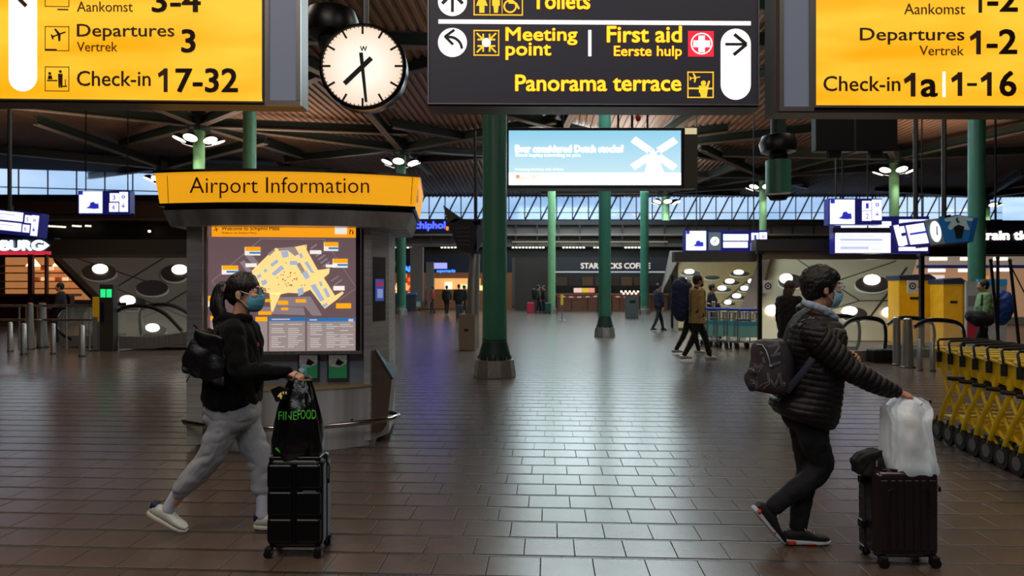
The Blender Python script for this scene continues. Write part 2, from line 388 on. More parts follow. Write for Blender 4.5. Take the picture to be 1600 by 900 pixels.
# ================================================================= HANGING SIGNS
SY = 5.0
YEL = glow('sign_yellow', 'ffbe14', 1.0); YEL2 = None
def yellow_light(name):                          # a lightbox sheet, its emission mottled at random between two yellows
    m = bpy.data.materials.new(name); m.use_nodes = True; n = m.node_tree; b = n.nodes['Principled BSDF']
    t = n.nodes.new('ShaderNodeTexCoord'); wv = n.nodes.new('ShaderNodeTexNoise'); wv.inputs['Scale'].default_value = 1.6; mp = n.nodes.new('ShaderNodeMapping'); mp.inputs['Scale'].default_value = (.5, .5, 2.2)
    r = n.nodes.new('ShaderNodeValToRGB'); r.color_ramp.elements[0].position = .35; r.color_ramp.elements[1].position = .62
    r.color_ramp.elements[0].color = lin('fdab05'); r.color_ramp.elements[1].color = lin('ffcb38')
    n.links.new(t.outputs['Object'], mp.inputs[0]); n.links.new(mp.outputs[0], wv.inputs[0]); n.links.new(wv.outputs[0], r.inputs[0]); n.links.new(r.outputs[0], b.inputs['Emission Color'])
    b.inputs['Base Color'].default_value = lin('805a00'); b.inputs['Emission Strength'].default_value = 1.0; b.inputs['Roughness'].default_value = .4
    return m
YLB = yellow_light('sign_yellow_lightbox')
INK = mat('sign_ink', '3a1c06', .5); INKT = mat('sign_ink_thin', '6b3c0a', .5); SILV = mat('silver_frame', '8a8480', .35, .8); BRZ = mat('bronze_frame', '5e5046', .4, .6)
SGREY = mat('blank_sign_grey', '6f7688', .55, emit=.28)  # weak glow put into the blank panels so they look lighter
def frame(pl, x0, y0, x1, y1, wd, m, root, th=.05, name='frame', off=.012):
    mb = MB(); pl.box(mb, x0-wd, y0-wd, x1+wd, y0, off, th); pl.box(mb, x0-wd, y1, x1+wd, y1+wd, off, th); pl.box(mb, x0-wd, y0, x0, y1, off, th); pl.box(mb, x1, y0, x1+wd, y1, off, th)
    return mb.build(name, m, root)
def rods(root, pl, xs, ytop, dep=.1, r=.02):
    for x in xs:
        p = pl.at(x, ytop, -dep); mb = MB(); mb.cyl(p, (p.x, p.y, 10.56), r, r, 8); mb.build('hanger_rod', STEELD, root)
def arrow_pill(mb, pl, x0, y0, x1, y1, off):
    r = (x1-x0)/2; c = (x0+x1)/2; pts = [(c+r*math.cos(a), y0+r+r*math.sin(a)) for a in [PI+PI*i/16 for i in range(17)]]+[(c+r*math.cos(a), y1-r+r*math.sin(a)) for a in [PI*i/16 for i in range(17)]]
    pl.poly(mb, pts, off)
def plane_icon(mb, pl, cx, cy, s, ang, off):
    def T(u, v): return (cx+s*(u*math.cos(ang)-v*math.sin(ang)), cy+s*(u*math.sin(ang)+v*math.cos(ang)))
    pl.poly(mb, [T(*q) for q in [(-1, -.08), (.85, -.08), (1, 0), (.85, .08), (-1, .08)]], off)
    pl.poly(mb, [T(*q) for q in [(.25, 0), (-.1, -.85), (-.32, -.85), (-.12, 0), (-.32, .85), (-.1, .85)]], off)
    pl.poly(mb, [T(*q) for q in [(-.7, 0), (-.88, -.35), (-1, -.35), (-.95, 0), (-1, .35), (-.88, .35)]], off)
# left yellow sign
pl = PL(-1.8, SY, .04)
o = pl.at(205, 158); t = thing('direction_sign', 'yellow backlit hanging sign at the left reading Departures 3, Check-in 17-32', 'sign', (o.x, o.y+.1, o.z))
mb = MB(); pl.box(mb, -60, -80, 470, 158, -.012, .2); mb.build('housing', BRZ, t, bevel=.004)
mb = MB(); pl.box(mb, -55, -75, 409, 154, .0, .012); mb.build('light_panel', YLB, t)
mb = MB(); pl.box(mb, 421, -75, 463, 158, .0, .012); mb.build('blank_panel', SGREY, t)
frame(pl, 421, -75, 463, 157, 7, SILV, t, name='panel_frame'); frame(pl, -57, -75, 410, 154, 2.5, BRZ, t)
mb = MB(); arrow_pill(mb, pl, 14, -60, 58, 143, .004); mb.build('arrow_field', glow('sign_white', 'f3efe8', 1), t)
mb = MB(); pl.line(mb, 20, -12, 42, 10, 6, .009); pl.line(mb, 20, -12, 42, -34, 6, .009); mb.build('arrow', INK, t)
mb = MB()
for y0 in (-28, 41, 104):
    mb.cut()
    pl.box(mb, 70.5, y0, 108.5, y0+1.2, .004, .002); pl.box(mb, 70.5, y0+37.5, 108.5, y0+38.7, .004, .002); pl.box(mb, 70.5, y0, 71.5, y0+38, .004, .002); pl.box(mb, 107.5, y0, 108.5, y0+38, .004, .002)
mb.build('symbol_frame', INKT, t, split=True)
mb = MB(); pl.box(mb, 90, 14, 107, 16, .004, .003); mb.cut(); pl.box(mb, 71, 76.5, 89, 78.5, .004, .003)
mb.cut(); plane_icon(mb, pl, 92, 54, 12, -.35, .004); mb.cut(); plane_icon(mb, pl, 88, -10, 12, .35, .004); mb.cut()
for cx, cy in ((78, 115), (94.5, 112)): pl.disc(mb, cx, cy, 2.2, off=.004)
pl.poly(mb, [(76, 118), (81, 118), (82, 124), (75, 124)], .004); pl.box(mb, 74, 125, 90, 127, .004, .003); pl.poly(mb, [(91, 115.5), (98, 115.5), (97.5, 137), (95, 137), (94.5, 126), (94, 137), (92, 137)], .004)
pl.box(mb, 102, 124, 103, 135, .004, .003); pl.box(mb, 98, 134, 105, 136, .004, .003)
mb.build('symbol', INK, t, split=True)
mb = MB(); text(mb, 'Departures', pl, 121, 38, 273, 64, bold=.006); text(mb, 'Check-in', pl, 121, 111, 236, 135, bold=.006)
def one(mb, pl, x0, x1, y0, y1):
    mb.cut(); w_ = x1-x0; k = w_*.40; pl.poly(mb, [(x1-k, y0), (x1, y0), (x1, y1), (x1-k, y1)], .004); pl.poly(mb, [(x0, y0+w_*.55), (x1-k*.7, y0), (x1-k*.2, y0+1), (x1-k*.5, y0+w_*.55), (x0+w_*.1, y0+w_*.95)], .0042)
text(mb, '3', pl, 284, 46, 306, 83, bold=.020); one(mb, pl, 247, 262, 107, 144); text(mb, '7-32', pl, 275, 107, 372, 145, bold=.020); text(mb, '3-4', pl, 238, -16, 314, 20, bold=.020)
text(mb, 'Arrivals', pl, 121, -30, 225, -6, bold=.006); mb.build('lettering', INK, t, split=True)
mb = MB(); text(mb, 'Aankomst', pl, 121, 3, 208, 19); text(mb, 'Vertrek', pl, 121, 66, 184, 81); mb.build('small_lettering', INKT, t, split=True)
rods(t, pl, (60, 380), -60)
# right yellow sign
pl = PL(2.9, SY, .01)
o = pl.at(1420, 168); t = thing('direction_sign', 'yellow backlit hanging sign at the right reading Departures 1-2, Check-in 1a, 1-16', 'sign', (o.x, o.y+.1, o.z))
mb = MB(); pl.box(mb, 1212, -80, 1680, 175, -.012, .2); mb.build('housing', BRZ, t, bevel=.004)
mb = MB(); pl.box(mb, 1275, -75, 1675, 164, .0, .012); mb.build('light_panel', YLB, t)
mb = MB(); pl.box(mb, 1224, -75, 1264, 167, .0, .012); mb.build('blank_panel', SGREY, t)
frame(pl, 1224, -75, 1264, 167, 7, SILV, t, name='panel_frame'); frame(pl, 1274, -75, 1680, 165, 3.5, SILV, t)
mb = MB(); text(mb, 'Departures', pl, 1343, 44, 1506, 70, bold=.006); text(mb, 'Check-in', pl, 1286, 119, 1406, 143, bold=.006)
one(mb, pl, 1515, 1532, 48, 85); text(mb, '-2', pl, 1541, 46, 1588, 85, bold=.020); one(mb, pl, 1521, 1534, -20, 20); text(mb, '-2', pl, 1542, -20, 1589, 19, bold=.020)
one(mb, pl, 1412, 1430, 114, 151); text(mb, 'a', pl, 1438, 124, 1464, 152, bold=.020); one(mb, pl, 1486, 1503, 113, 150); pl.box(mb, 1511, 130, 1526, 134.5, .004, .004); one(mb, pl, 1532, 1549, 113, 150); text(mb, '6', pl, 1561, 111, 1587, 151, bold=.020)
text(mb, 'Arrivals', pl, 1390, -30, 1506, -2, bold=.006); mb.build('lettering', INK, t, split=True)
mb = MB(); text(mb, 'Aankomst', pl, 1412, 6, 1507, 23); text(mb, 'Vertrek', pl, 1436, 72, 1505, 87); mb.build('small_lettering', INKT, t, split=True)
mb = MB(); pl.box(mb, 1472.5, 112, 1477, 152, .004, .003); mb.build('divider', WHITEL, t)
rods(t, pl, (1290, 1560), -60)
# centre black sign
pl = PL(.6, SY, .015); YT = glow('sign_yellow_letters', 'ffbe30', 1.0); SW = glow('sign_white_parts', 'f5edec', 1.0); SBK = mat('sign_black_face', '232129', .45, emit=.5)
o = pl.at(927, 165); t = thing('direction_sign', 'black hanging sign in the centre pointing to Toilets, Meeting point, First aid and Panorama terrace', 'sign', (o.x, o.y+.1, o.z))
mb = MB(); pl.box(mb, 668, -80, 1186, 165, -.012, .24); mb.build('housing', BRZ, t, bevel=.004)
mb = MB(); pl.box(mb, 670, -78, 1184, 161, .0, .012); mb.build('face_panel', SBK, t)
frame(pl, 670, -78, 1184, 161.5, 1.6, SILV, t)
mb = MB(); pl.box(mb, 685, 30.5, 1173, 37, .003, .003); mb.cut(); pl.disc(mb, 707, 66.5, 22.7, off=.003); mb.cut(); pl.disc(mb, 707, 2.5, 22.7, off=.003); mb.cut(); pl.box(mb, 919, 47, 924, 88, .003, .003); mb.cut()
arrow_pill(mb, pl, 1126, 45, 1173, 156, .003); mb.build('white_field', SW, t, split=True)
AK = mat('sign_arrow_black', '15151a', .5)
mb = MB(); pl.line(mb, 707, -10, 707, 19, 4.5, .007); pl.line(mb, 707, -10, 723, 6, 5, .007); pl.line(mb, 707, -10, 691, 6, 5, .007); mb.cut()
arc = [(702+19.5*math.cos(a), 77+19*math.sin(a)*1.0) for a in [-1.75+1.7*i/10 for i in range(11)]]
for a, b in zip(arc[:-1], arc[1:]): pl.line(mb, a[0], a[1], b[0]+.3, b[1]+.3, 4, .007)
pl.line(mb, 695, 58, 710, 47, 4, .007); pl.line(mb, 695, 57, 708, 70, 4, .007)
mb.cut(); pl.line(mb, 1133, 69.5, 1164, 69.5, 4, .007); pl.line(mb, 1166, 69.5, 1147, 54, 5, .007); pl.line(mb, 1166, 69.5, 1146, 86, 5, .007)
mb.build('arrow', AK, t, split=True)
mb = MB()
def sqf(x0, y0, x1, y1, k=1.6):
    pl.box(mb, x0, y0, x1, y0+k, .003, .003); pl.box(mb, x0, y1-k, x1, y1, .003, .003); pl.box(mb, x0, y0, x0+k, y1, .003, .003); pl.box(mb, x1-k, y0, x1, y1, .003, .003)
sqf(740, 47, 780, 87); mb.cut(); sqf(740, -17, 817, 24); mb.cut(); sqf(1074, 112, 1115, 153); mb.cut(); mb.build('symbol_frame', YT, t, split=True); mb = MB()
for sx, sy in ((1, 1), (-1, 1), (1, -1), (-1, -1)):
    mb.cut(); cx, cy = 760-sx*9, 67-sy*9; pl.line(mb, cx-sx*6, cy-sy*6, cx+sx*3.5, cy+sy*3.5, 2.5, .003); pl.line(mb, cx+sx*4, cy+sy*4, cx+sx*4, cy-sy*5, 2.5, .003); pl.line(mb, cx+sx*4, cy+sy*4, cx-sx*5, cy+sy*4, 2.5, .003)
mb.cut(); pl.box(mb, 765, -10, 766, 21, .003, .003); pl.box(mb, 784, -10, 785, 21, .003, .003)
pl.disc(mb, 753, -9, 3.5, off=.003); pl.poly(mb, [(749, -4), (757, -4), (762, 9), (757, 9), (757, 20), (749, 20), (749, 9), (744, 9)], .003)
mb.cut(); pl.disc(mb, 775, -9, 3.5, off=.003); pl.poly(mb, [(769, -4), (781, -4), (781, 9), (779, 9), (778, 20), (772, 20), (771, 9), (769, 9)], .003)
mb.cut(); pl.disc(mb, 797, 10, 10.5, off=.003, ri=2.5, n=20); pl.line(mb, 795, -8, 796, 4, 3, .003); pl.line(mb, 795, 4, 806, 5, 3, .003); pl.line(mb, 806, 5, 811, 14, 3, .003); pl.disc(mb, 795, -11, 3, off=.003)
mb.cut(); plane_icon(mb, pl, 1086, 121.5, 8.5, -.15, .003); pl.box(mb, 1076, 137, 1113, 139.5, .003, .003)
mb.cut(); pl.disc(mb, 1099, 130, 4, off=.003); pl.poly(mb, [(1092, 134), (1104, 134), (1107, 126), (1109.5, 127), (1106, 139), (1104, 152), (1095, 152), (1094, 145), (1092, 145)], .003)
mb.build('symbol', YT, t, split=True)
mb = MB(); pl.disc(mb, 760, 66.5, 7, off=.003); mb.cut(); pl.disc(mb, 1096, 68.5, 17, off=.006, ri=2); mb.cut(); pl.box(mb, 1091, 56, 1101, 82, .006, .002); pl.box(mb, 1083, 63.5, 1109, 74, .006, .002); mb.build('symbol_white', SW, t, split=True)
mb = MB(); pl.box(mb, 1075, 48.5, 1115, 88.5, .003, .003); mb.build('first_aid_field', glow('sign_red', 'e0263a', 1), t)
mb = MB(); B_ = .020
text(mb, 'Toilets', pl, 831, -12, 922, 15, bold=B_); text(mb, 'Meeting', pl, 790, 43, 902, 71, bold=B_); text(mb, 'point', pl, 790, 67, 861, 94, bold=B_)
text(mb, 'First aid', pl, 948, 41, 1065, 67, bold=B_); text(mb, 'Eerste hulp', pl, 959, 72, 1065, 93, bold=B_*.75); text(mb, 'Panorama terrace', pl, 805, 117, 1064, 143, bold=B_)
mb.build('lettering', YT, t, split=True); rods(t, pl, (760, 1090), -60)
# ================================================================= CLOCK
c = P(567, 104, 5.1); pl = PL(c.x, 5.1, .03); R = 66/F*5.1
t = thing('clock', 'round white backlit station clock hanging between the yellow and black signs', 'clock', (c.x, c.y+.05, c.z-R))
def ydisc(mb, r, y0, y1, n=48):
    d = -pl.n; rings = []
    for y in (y0, y1): rings.append([c+d*y+pl.d*(r*math.cos(2*PI*i/n))+Vector((0, 0, r*math.sin(2*PI*i/n))) for i in range(n)])
    return mb.loft(rings)
rings = []
n = 48
for r, y in ((R*.93, -.005), (R*.96, -.02), (R*1.03, -.0), (R*1.03, .12), (R*.9, .2), (R*.3, .2)):
    rings.append([c-pl.n*y+pl.d*(r*math.cos(2*PI*i/n))+Vector((0, 0, r*math.sin(2*PI*i/n))) for i in range(n)])
mb = MB(); mb.loft(rings, cap=True); mb.build('case', mat('clock_case', '3a3634', .2, .9), t, smooth=True)
CF = bpy.data.materials.new('clock_face'); CF.use_nodes = True; nn = CF.node_tree; b = nn.nodes['Principled BSDF']
te = nn.nodes.new('ShaderNodeTexCoord'); gr = nn.nodes.new('ShaderNodeTexGradient'); gr.gradient_type = 'SPHERICAL'; mpp = nn.nodes.new('ShaderNodeMapping'); mpp.inputs['Location'].default_value = (0, 0, -R/.42*1.0); mpp.inputs['Scale'].default_value = (2.4, .5, 2.4)
rr = nn.nodes.new('ShaderNodeValToRGB'); rr.color_ramp.elements[0].color = lin('ddb99a'); rr.color_ramp.elements[1].color = lin('fff6e6'); rr.color_ramp.elements[0].position = .1; rr.color_ramp.elements[1].position = .75
mpp.inputs['Location'].default_value = (0, 0, -R*2.4)
nn.links.new(te.outputs['Object'], mpp.inputs[0]); nn.links.new(mpp.outputs[0], gr.inputs[0]); nn.links.new(gr.outputs[0], rr.inputs[0]); nn.links.new(rr.outputs[0], b.inputs['Emission Color']); b.inputs['Emission Strength'].default_value = 1; b.inputs['Base Color'].default_value = (.3, .28, .25, 1)
mb = MB(); ydisc(mb, R*.935, -.010, .02); mb.build('dial', CF, t)
mb = MB()
for i in range(60):
    a = 2*PI*i/60; q = lambda r_: (567+r_*math.cos(a), 104+r_*math.sin(a))
    mb.cut()
    if i % 5 == 0: pl.line(mb, *q(50), *q(64*.98), 3.2, .014)
    else: pl.line(mb, *q(60), *q(62), 1.3, .014)
mb.cut(); mb.build('dial_mark', BLACKM, t, split=True); mb = MB(); text(mb, 'W', pl, 563, 73, 574, 81, off=.012, bold=.020); mb.build('dial_letter', BLACKM, t)
mb = MB(); pl.line(mb, 539, 132, 581, 92, 7.5, .022); mb.build('hour_hand', BLACKM, t)
mb = MB(); pl.poly(mb, [(562, 84), (568, 84), (575, 161), (571, 161)], .028); mb.build('minute_hand', BLACKM, t)
mb = MB(); mb.cyl(c-pl.n*.1+Vector((0, 0, R)), (c.x-pl.n.x*.1, c.y-pl.n.y*.1, 10.56), .028, .028, 10); mb.build('hanger_rod', STEELD, t)
# domes and dark things hanging near the roof
def hangdome(px, py, Y, r, label, name='speaker_dome', cat='loudspeaker'):
    c = P(px, py, Y); t = thing(name, label, cat, c)
    mb = MB(); mb.lathe(c, [(r*.5, -r*.55), (r*.9, -r*.4), (r, 0), (r*.85, r*.45), (r*.3, r*.6)], 24); mb.build('shell', BLACK, t, smooth=True)
    mb = MB(); mb.lathe(c, [(r*.42, -r*1.1), (r*.5, -r*.55)], 18); mb.build('grille', BLACKM, t)
    mb = MB(); mb.cyl(c+Vector((0, 0, r*.5)), (c.x, c.y, 10.56), .04, .04, 8); mb.build('hanger_rod', BLACKM, t); return t, c
hangdome(518, 38, 9, .36, 'large black rounded loudspeaker hanging behind the station clock')
t, c = hangdome(1216, 226, 13.5, .36, 'black loudspeaker on a green drum hanging left of the right yellow sign')
mb = MB(); mb.lathe(P(1216, 275, 13.5), [(.235, -.34), (.235, .3)], 24); mb.build('drum', GREEN, t, smooth=True)
mb = MB(); mb.lathe(P(1216, 306, 13.5), [(.15, -.08), (.2, 0)], 24); mb.build('drum_foot', BLACKM, t)
mb = MB(); mb.lathe(P(1216, 195, 13.5), [(.14, -.3), (.14, .25)], 24); mb.build('neck', GREEND, t)
pl = PL(0, 12, 0)
for i, (x0, x1) in enumerate(((1275, 1336), (1338, 1403))):
    o = pl.at((x0+x1)/2, 236, -.2); t = thing('monitor_back', 'dark hanging monitor seen from behind, %s of the pair under the right yellow sign' % ('left' if i == 0 else 'right'), 'monitor', o, 'pair of dark monitors')
    mb = MB(); pl.box(mb, x0, 150, x1, 236, 0, .2); mb.build('casing', DARK, t, bevel=.02)
    mb = MB(); pl.box(mb, (x0+x1)/2-9, 236, (x0+x1)/2+10, 246, -.02, .1); mb.build('bracket', BLACKM, t)
    mb = MB(); mb.cyl(pl.at((x0+x1)/2, 150, -.1), (pl.at((x0+x1)/2, 150).x, 12.1, 10.56), .03, .03, 6); mb.build('hanger_rod', BLACKM, t)
# small red and blue balloon at the roof
c = P(997, 184, 15); t = thing('balloon', 'small red balloon with blue top caught under the roof above the bright screen', 'balloon', c)
mb = MB(); mb.ball(c, (.06, .06, .09)); mb.build('red_body', mat('balloon_red', 'c8281c', .3), t, smooth=True)
mb = MB(); mb.ball(c+Vector((0, 0, .13)), (.045, .045, .07)); mb.build('blue_top', mat('balloon_blue', '2a4a9c', .3), t, smooth=True)
mb = MB(); mb.cyl(c, (c.x, c.y, 10.56), .004, .004, 5); mb.build('string', BLACKM, t)
# ================================================================= BRIGHT ADVERTISING SCREEN
pl = PL(2, 16, .0)
o = pl.at(935, 292); t = thing('advertising_screen', 'large bright light-blue advertising screen with a white windmill', 'screen', (o.x, o.y+.15, o.z))
mb = MB(); pl.box(mb, 790, 199, 1072, 294, -.02, .5); mb.build('housing', DARK, t, bevel=.02)
SKYM = bpy.data.materials.new('ad_sky'); SKYM.use_nodes = True; nn = SKYM.node_tree; b = nn.nodes['Principled BSDF']
te = nn.nodes.new('ShaderNodeTexCoord'); sx = nn.nodes.new('ShaderNodeSeparateXYZ'); mr = nn.nodes.new('ShaderNodeMapRange'); mr.inputs['From Min'].default_value = 0; mr.inputs['From Max'].default_value = 1.35
rr = nn.nodes.new('ShaderNodeValToRGB'); rr.color_ramp.elements[0].color = lin('d8f2fa'); rr.color_ramp.elements[1].color = lin('8fd0ec')
nn.links.new(te.outputs['Object'], sx.inputs[0]); nn.links.new(sx.outputs['Z'], mr.inputs[0]); nn.links.new(mr.outputs[0], rr.inputs[0]); nn.links.new(rr.outputs[0], b.inputs['Emission Color']); b.inputs['Emission Strength'].default_value = 1.0; b.inputs['Base Color'].default_value = (.1, .15, .2, 1)
mb = MB(); pl.box(mb, 795, 204, 1064, 289, .0, .02); mb.build('display', SKYM, t)
ADW = glow('ad_white', 'ffffff', 1.5)
mb = MB(); pl.box(mb, 795, 270, 1064, 289, .004, .003)
cx, cy = 1022, 240
for a in (.68, .68+PI/2+.25, .68+PI, .68+1.5*PI+.25):
    def T(u, v): return (cx+u*math.cos(a)-v*math.sin(a), cy+u*math.sin(a)*.85+v*math.cos(a)*.85)
    pl.poly(mb, [T(9, -6), T(42, -6), T(42, 6), T(9, 6)], .004); pl.poly(mb, [T(0, -1), T(12, -1), T(12, 1), T(0, 1)], .004)
pl.poly(mb, [(1013, 244), (1020, 232), (1027, 244), (1040, 276), (1006, 276)], .004); mb.build('windmill', ADW, t, split=True)
mb = MB(); text(mb, 'Ever considered Dutch stocks?', pl, 805, 227, 974, 238, off=.006, bold=.02); text(mb, 'Good buying according to you.', pl, 805, 240, 908, 246, off=.006, bold=.01); text(mb, 'Investing involves risk of loss', pl, 805, 263, 880, 267, off=.006); mb.build('lettering', glow('ad_text_white', 'ffffff', 1.6), t, split=True)
mb = MB(); text(mb, 'DEGIRO', pl, 814, 273, 844, 280, off=.010, bold=.01); pl.box(mb, 806, 273, 812, 279, .008, .003); mb.build('brand_lettering', glow('ad_orange', 'e8a070', 1), t, split=True)
mb = MB(); pl.box(mb, 1069, 200, 1090, 294, .02, .4); mb.build('side_box', mat('bronze_dark', '3e372f', .5), t, bevel=.02)
mb = MB(); pl.box(mb, 1070, 201, 1088, 210, .04, .05); mb.build('lamp', glow('warm_lamp', 'd8c8a0', .8), t)
for x in (880, 990):
    mb = MB(); p = pl.at(x, 200, -.2); mb.cyl(p, (p.x, p.y, 10.56), .03, .03, 6); mb.build('hanger_rod', BLACKM, t)
for x in (967, 1013):
    mb = MB(); p = pl.at(x, 200, -.1); mb.cyl(p, (p.x, p.y, p.z+.35), .025, .025, 6); mb.build('top_bracket', BLACKM, t)
# ================================================================= INFORMATION KIOSK
class KP(PL):
    """bowed face: bulge(lx) metres towards the viewer"""
    def __init__(s, X0, Y0, eps, half, sag): super().__init__(X0, Y0, eps); s.half, s.sag = half, sag
    def at(s, px, py, off=0):
        b = s.sag
        for _ in range(7):
            q = PL(s.X0+s.n.x*b, s.Y0+s.n.y*b, s.e).at(px, py); lx = (q-Vector((s.X0, s.Y0, q.z))).dot(s.d); b = s.sag*(1-min(1, abs(lx/s.half))**2)
        return q+s.n*off
KX, KY, KE = -2.156, 6.75, .10
kp = PL(KX, KY, KE); kd, kb = kp.d, -kp.n
def K(lx, ly, z): return Vector((KX, KY, 0))+kd*lx+kb*ly+Vector((0, 0, z))
kiosk = thing('information_kiosk', 'steel airport information kiosk with curved yellow header and lit map', 'kiosk', K(0, .4, 0))
def lens(hw, front, back, z, n=20, bulge=.22):
    fr = [K(-hw+2*hw*i/n, front+bulge*((-1+2*i/n)**2), z) for i in range(n+1)]
    bk = [K(hw-2*hw*i/n, back-bulge*((-1+2*i/n)**2), z) for i in range(n+1)]
    return fr+bk
DRUM = mat('painted_reflection_steel', '8e8a86', .34, .4, mixc='dce0e6', vscale=2.2, stretch=(2.2, 2.2, .05), bump=.05, bscale=30)  # pale upright streaks in the colour stand for reflections on the steel
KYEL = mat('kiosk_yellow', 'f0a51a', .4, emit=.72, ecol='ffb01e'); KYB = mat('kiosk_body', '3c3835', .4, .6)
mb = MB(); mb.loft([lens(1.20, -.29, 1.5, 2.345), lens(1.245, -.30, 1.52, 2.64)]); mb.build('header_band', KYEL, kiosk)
mb = MB(); mb.loft([lens(1.255, -.315, 1.54, 2.635), lens(1.255, -.315, 1.54, 2.66)]); mb.build('header_trim', CHROME, kiosk)
mb = MB(); mb.loft([lens(1.205, -.30, 1.5, 2.325), lens(1.205, -.30, 1.5, 2.35)]); mb.build('header_trim', CHROME, kiosk)
mb = MB(); mb.loft([lens(1.17, -.25, 1.5, 2.285), lens(1.17, -.25, 1.5, 2.33)]); mb.build('shadow_gap', BLACKM, kiosk)
mb = MB(); mb.loft([lens(1.12, -.25, 1.45, 2.14), lens(1.18, -.28, 1.5, 2.29)]); mb.build('steel_band', DRUM, kiosk, smooth=True, autos=30)
hp = KP(K(0, -.08, 0).x, K(0, -.08, 0).y, KE, 1.245, .22)
mb = MB(); text(mb, 'Airport Information', hp, 297, 277, 577, 310, off=.012, th=.002, bold=-.004); mb.build('lettering', mat('kiosk_ink', '5a2c06', .5), kiosk, split=True)
mb = MB()
for px in (262, 645): a = hp.at(px, 275, .012); b = hp.at(px+(2 if px < 400 else -3), 320, .012); mb.tube([a, b], .003, 4)
mb.build('header_seam', mat('kiosk_ink2', '6a4206', .5), kiosk)
rp = PL(K(1.235, 0, 0).x, K(1.235, 0, 0).y, KE); mb = MB(); text(mb, '?i', rp, 649.5, 286, 653.5, 318, off=.05, bold=.02); mb.build('side_lettering', mat('kiosk_ink2', '6a4206', .5), kiosk)
def kprism(name, prof, ly0, ly1, m, **k):        # profile in (lx, z), extruded in depth
    mb = MB(); mb.prism([K(x, ly0, z) for x, z in prof], kb*(ly1-ly0)); return mb.build(name, m, kiosk, **k)
def kbox(name, x0, x1, y0, y1, z0, z1, m, **k): return kprism(name, [(x0, z0), (x1, z0), (x1, z1), (x0, z1)], y0, y1, m, **k)
KST = mat('kiosk_steel', 'b2b0ae', .4, .2, bump=.06, bscale=20, stretch=(1, 1, 30), var=.2, vscale=1.2)
# posts: right one with chamfered outer face
mb = MB(); mb.prism([K(x, y, 0.05) for x, y in ((.70, -.02), (.765, -.02), (.92, .30), (.92, 1.2), (.70, 1.2))], (0, 0, 2.12)); mb.build('post', KST, kiosk)
mb = MB(); mb.prism([K(x, y, .05) for x, y in ((-.98, .0), (-.83, -.02), (-.83, 1.2), (-1.0, 1.2))], (0, 0, 2.12)); mb.build('post', KST, kiosk)
mb = MB(); mb.cyl(K(-.79, -.03, .9), K(-.79, -.03, 2.15), .018, n=10); mb.build('slim_tube', STEEL, kiosk, smooth=True)
# touch screen on the chamfer
u = (K(.92, .30, 0)-K(.765, -.02, 0)); un = u.normalized(); nn_ = Vector((un.y, -un.x, 0))
def cham(s0, s1, z0, z1, off, m, name, par=kiosk):
    a = K(.765, -.02, 0)+u*s0+nn_*off; b = K(.765, -.02, 0)+u*s1+nn_*off
    mb = MB(); mb.prism([a+Vector((0, 0, z0)), b+Vector((0, 0, z0)), b+Vector((0, 0, z1)), a+Vector((0, 0, z1))], -nn_*.03); return mb.build(name, m, par)
cham(.12, .78, 1.22, 1.86, .006, STEELD, 'screen_plate'); cham(.22, .66, 1.42, 1.64, .012, glow('touch_blue', '3a4890', .8), 'touch_screen')
cham(.28, .60, 1.57, 1.61, .016, glow('touch_red', 'a02838', .8), 'screen_bar'); cham(.3, .58, 1.45, 1.54, .016, glow('touch_pale', '8090c0', .8), 'screen_tile')
# display case
kbox('display_backing', -.83, .71, .06, .9, .92, 2.16, KYB)
mp_ = PL(K(0, 0, 0).x, K(0, 0, 0).y, KE)
mb = MB(); mp_.box(mb, 318, 350, 563, 551, -.03, .03); mb.build('map_sheet', glow('map_ground', '6b5558', .85), kiosk)
mb = MB(); mp_.box(mb, 312, 550, 566, 555, .02, .12); mb.build('sill', STEEL, kiosk); mb = MB(); mp_.box(mb, 556, 350, 563, 551, .0, .03); mb.build('display_edge', BLACKM, kiosk)
MO = -.026
def mpoly(name, c, polys, off, s=.9):
    mb = MB()
    for q in polys:
        if len(q) == 4 and not isinstance(q[0], tuple): mp_.box(mb, q[0], q[1], q[2], q[3], MO+off, .002)
        else: mp_.poly(mb, q, MO+off, .002)
        mb.cut()
    tiny = name in ('map_dots', 'legend_lines')
    o = mb.build(name, glow('print_'+c, c, s), kiosk, split=not tiny)
    if tiny: stuff(o)
    return o
def z6(*p): return [(300+x/3.75, 330+y/3.75) for x, y in p]
def b6(x0, y0, x1, y1): return (300+x0/3.75, 330+y0/3.75, 300+x1/3.75, 330+y1/3.75)
mpoly('title_bar', 'f9a21c', [b6(110, 85, 962, 148)], 0, .95)
mb = MB(); text(mb, 'Welcome to Schiphol Plaza', mp_, 345, 354, 436, 361, off=MO+.006, th=.001, bold=.012); text(mb, 'Welkom op Schiphol Plaza', mp_, 345, 362, 400, 366, off=MO+.006, th=.001)
text(mb, '?i', mp_, 545, 358, 552, 366, off=MO+.006, th=.001, bold=.01); plane_icon(mb, mp_, 337, 358, 4, -.3, MO+.004); mb.build('title_lettering', INK, kiosk, split=True)
mpoly('map_outline', '9a8a8c', [[(x, y), (x2, y2), (x2+nx, y2+ny), (x+nx, y+ny)] for (x, y), (x2, y2), (nx, ny) in [(z6((110, 410), (395, 165))[0], z6((110, 410), (395, 165))[1], (.5, .5)), (z6((395, 160))[0], z6((770, 163))[0], (0, .6)), (z6((770, 163))[0], z6((960, 450))[0], (.6, 0)), (z6((960, 450))[0], z6((860, 520))[0], (0, .7)), (z6((110, 410))[0], z6((140, 450))[0], (.6, 0))]], 0, .8)
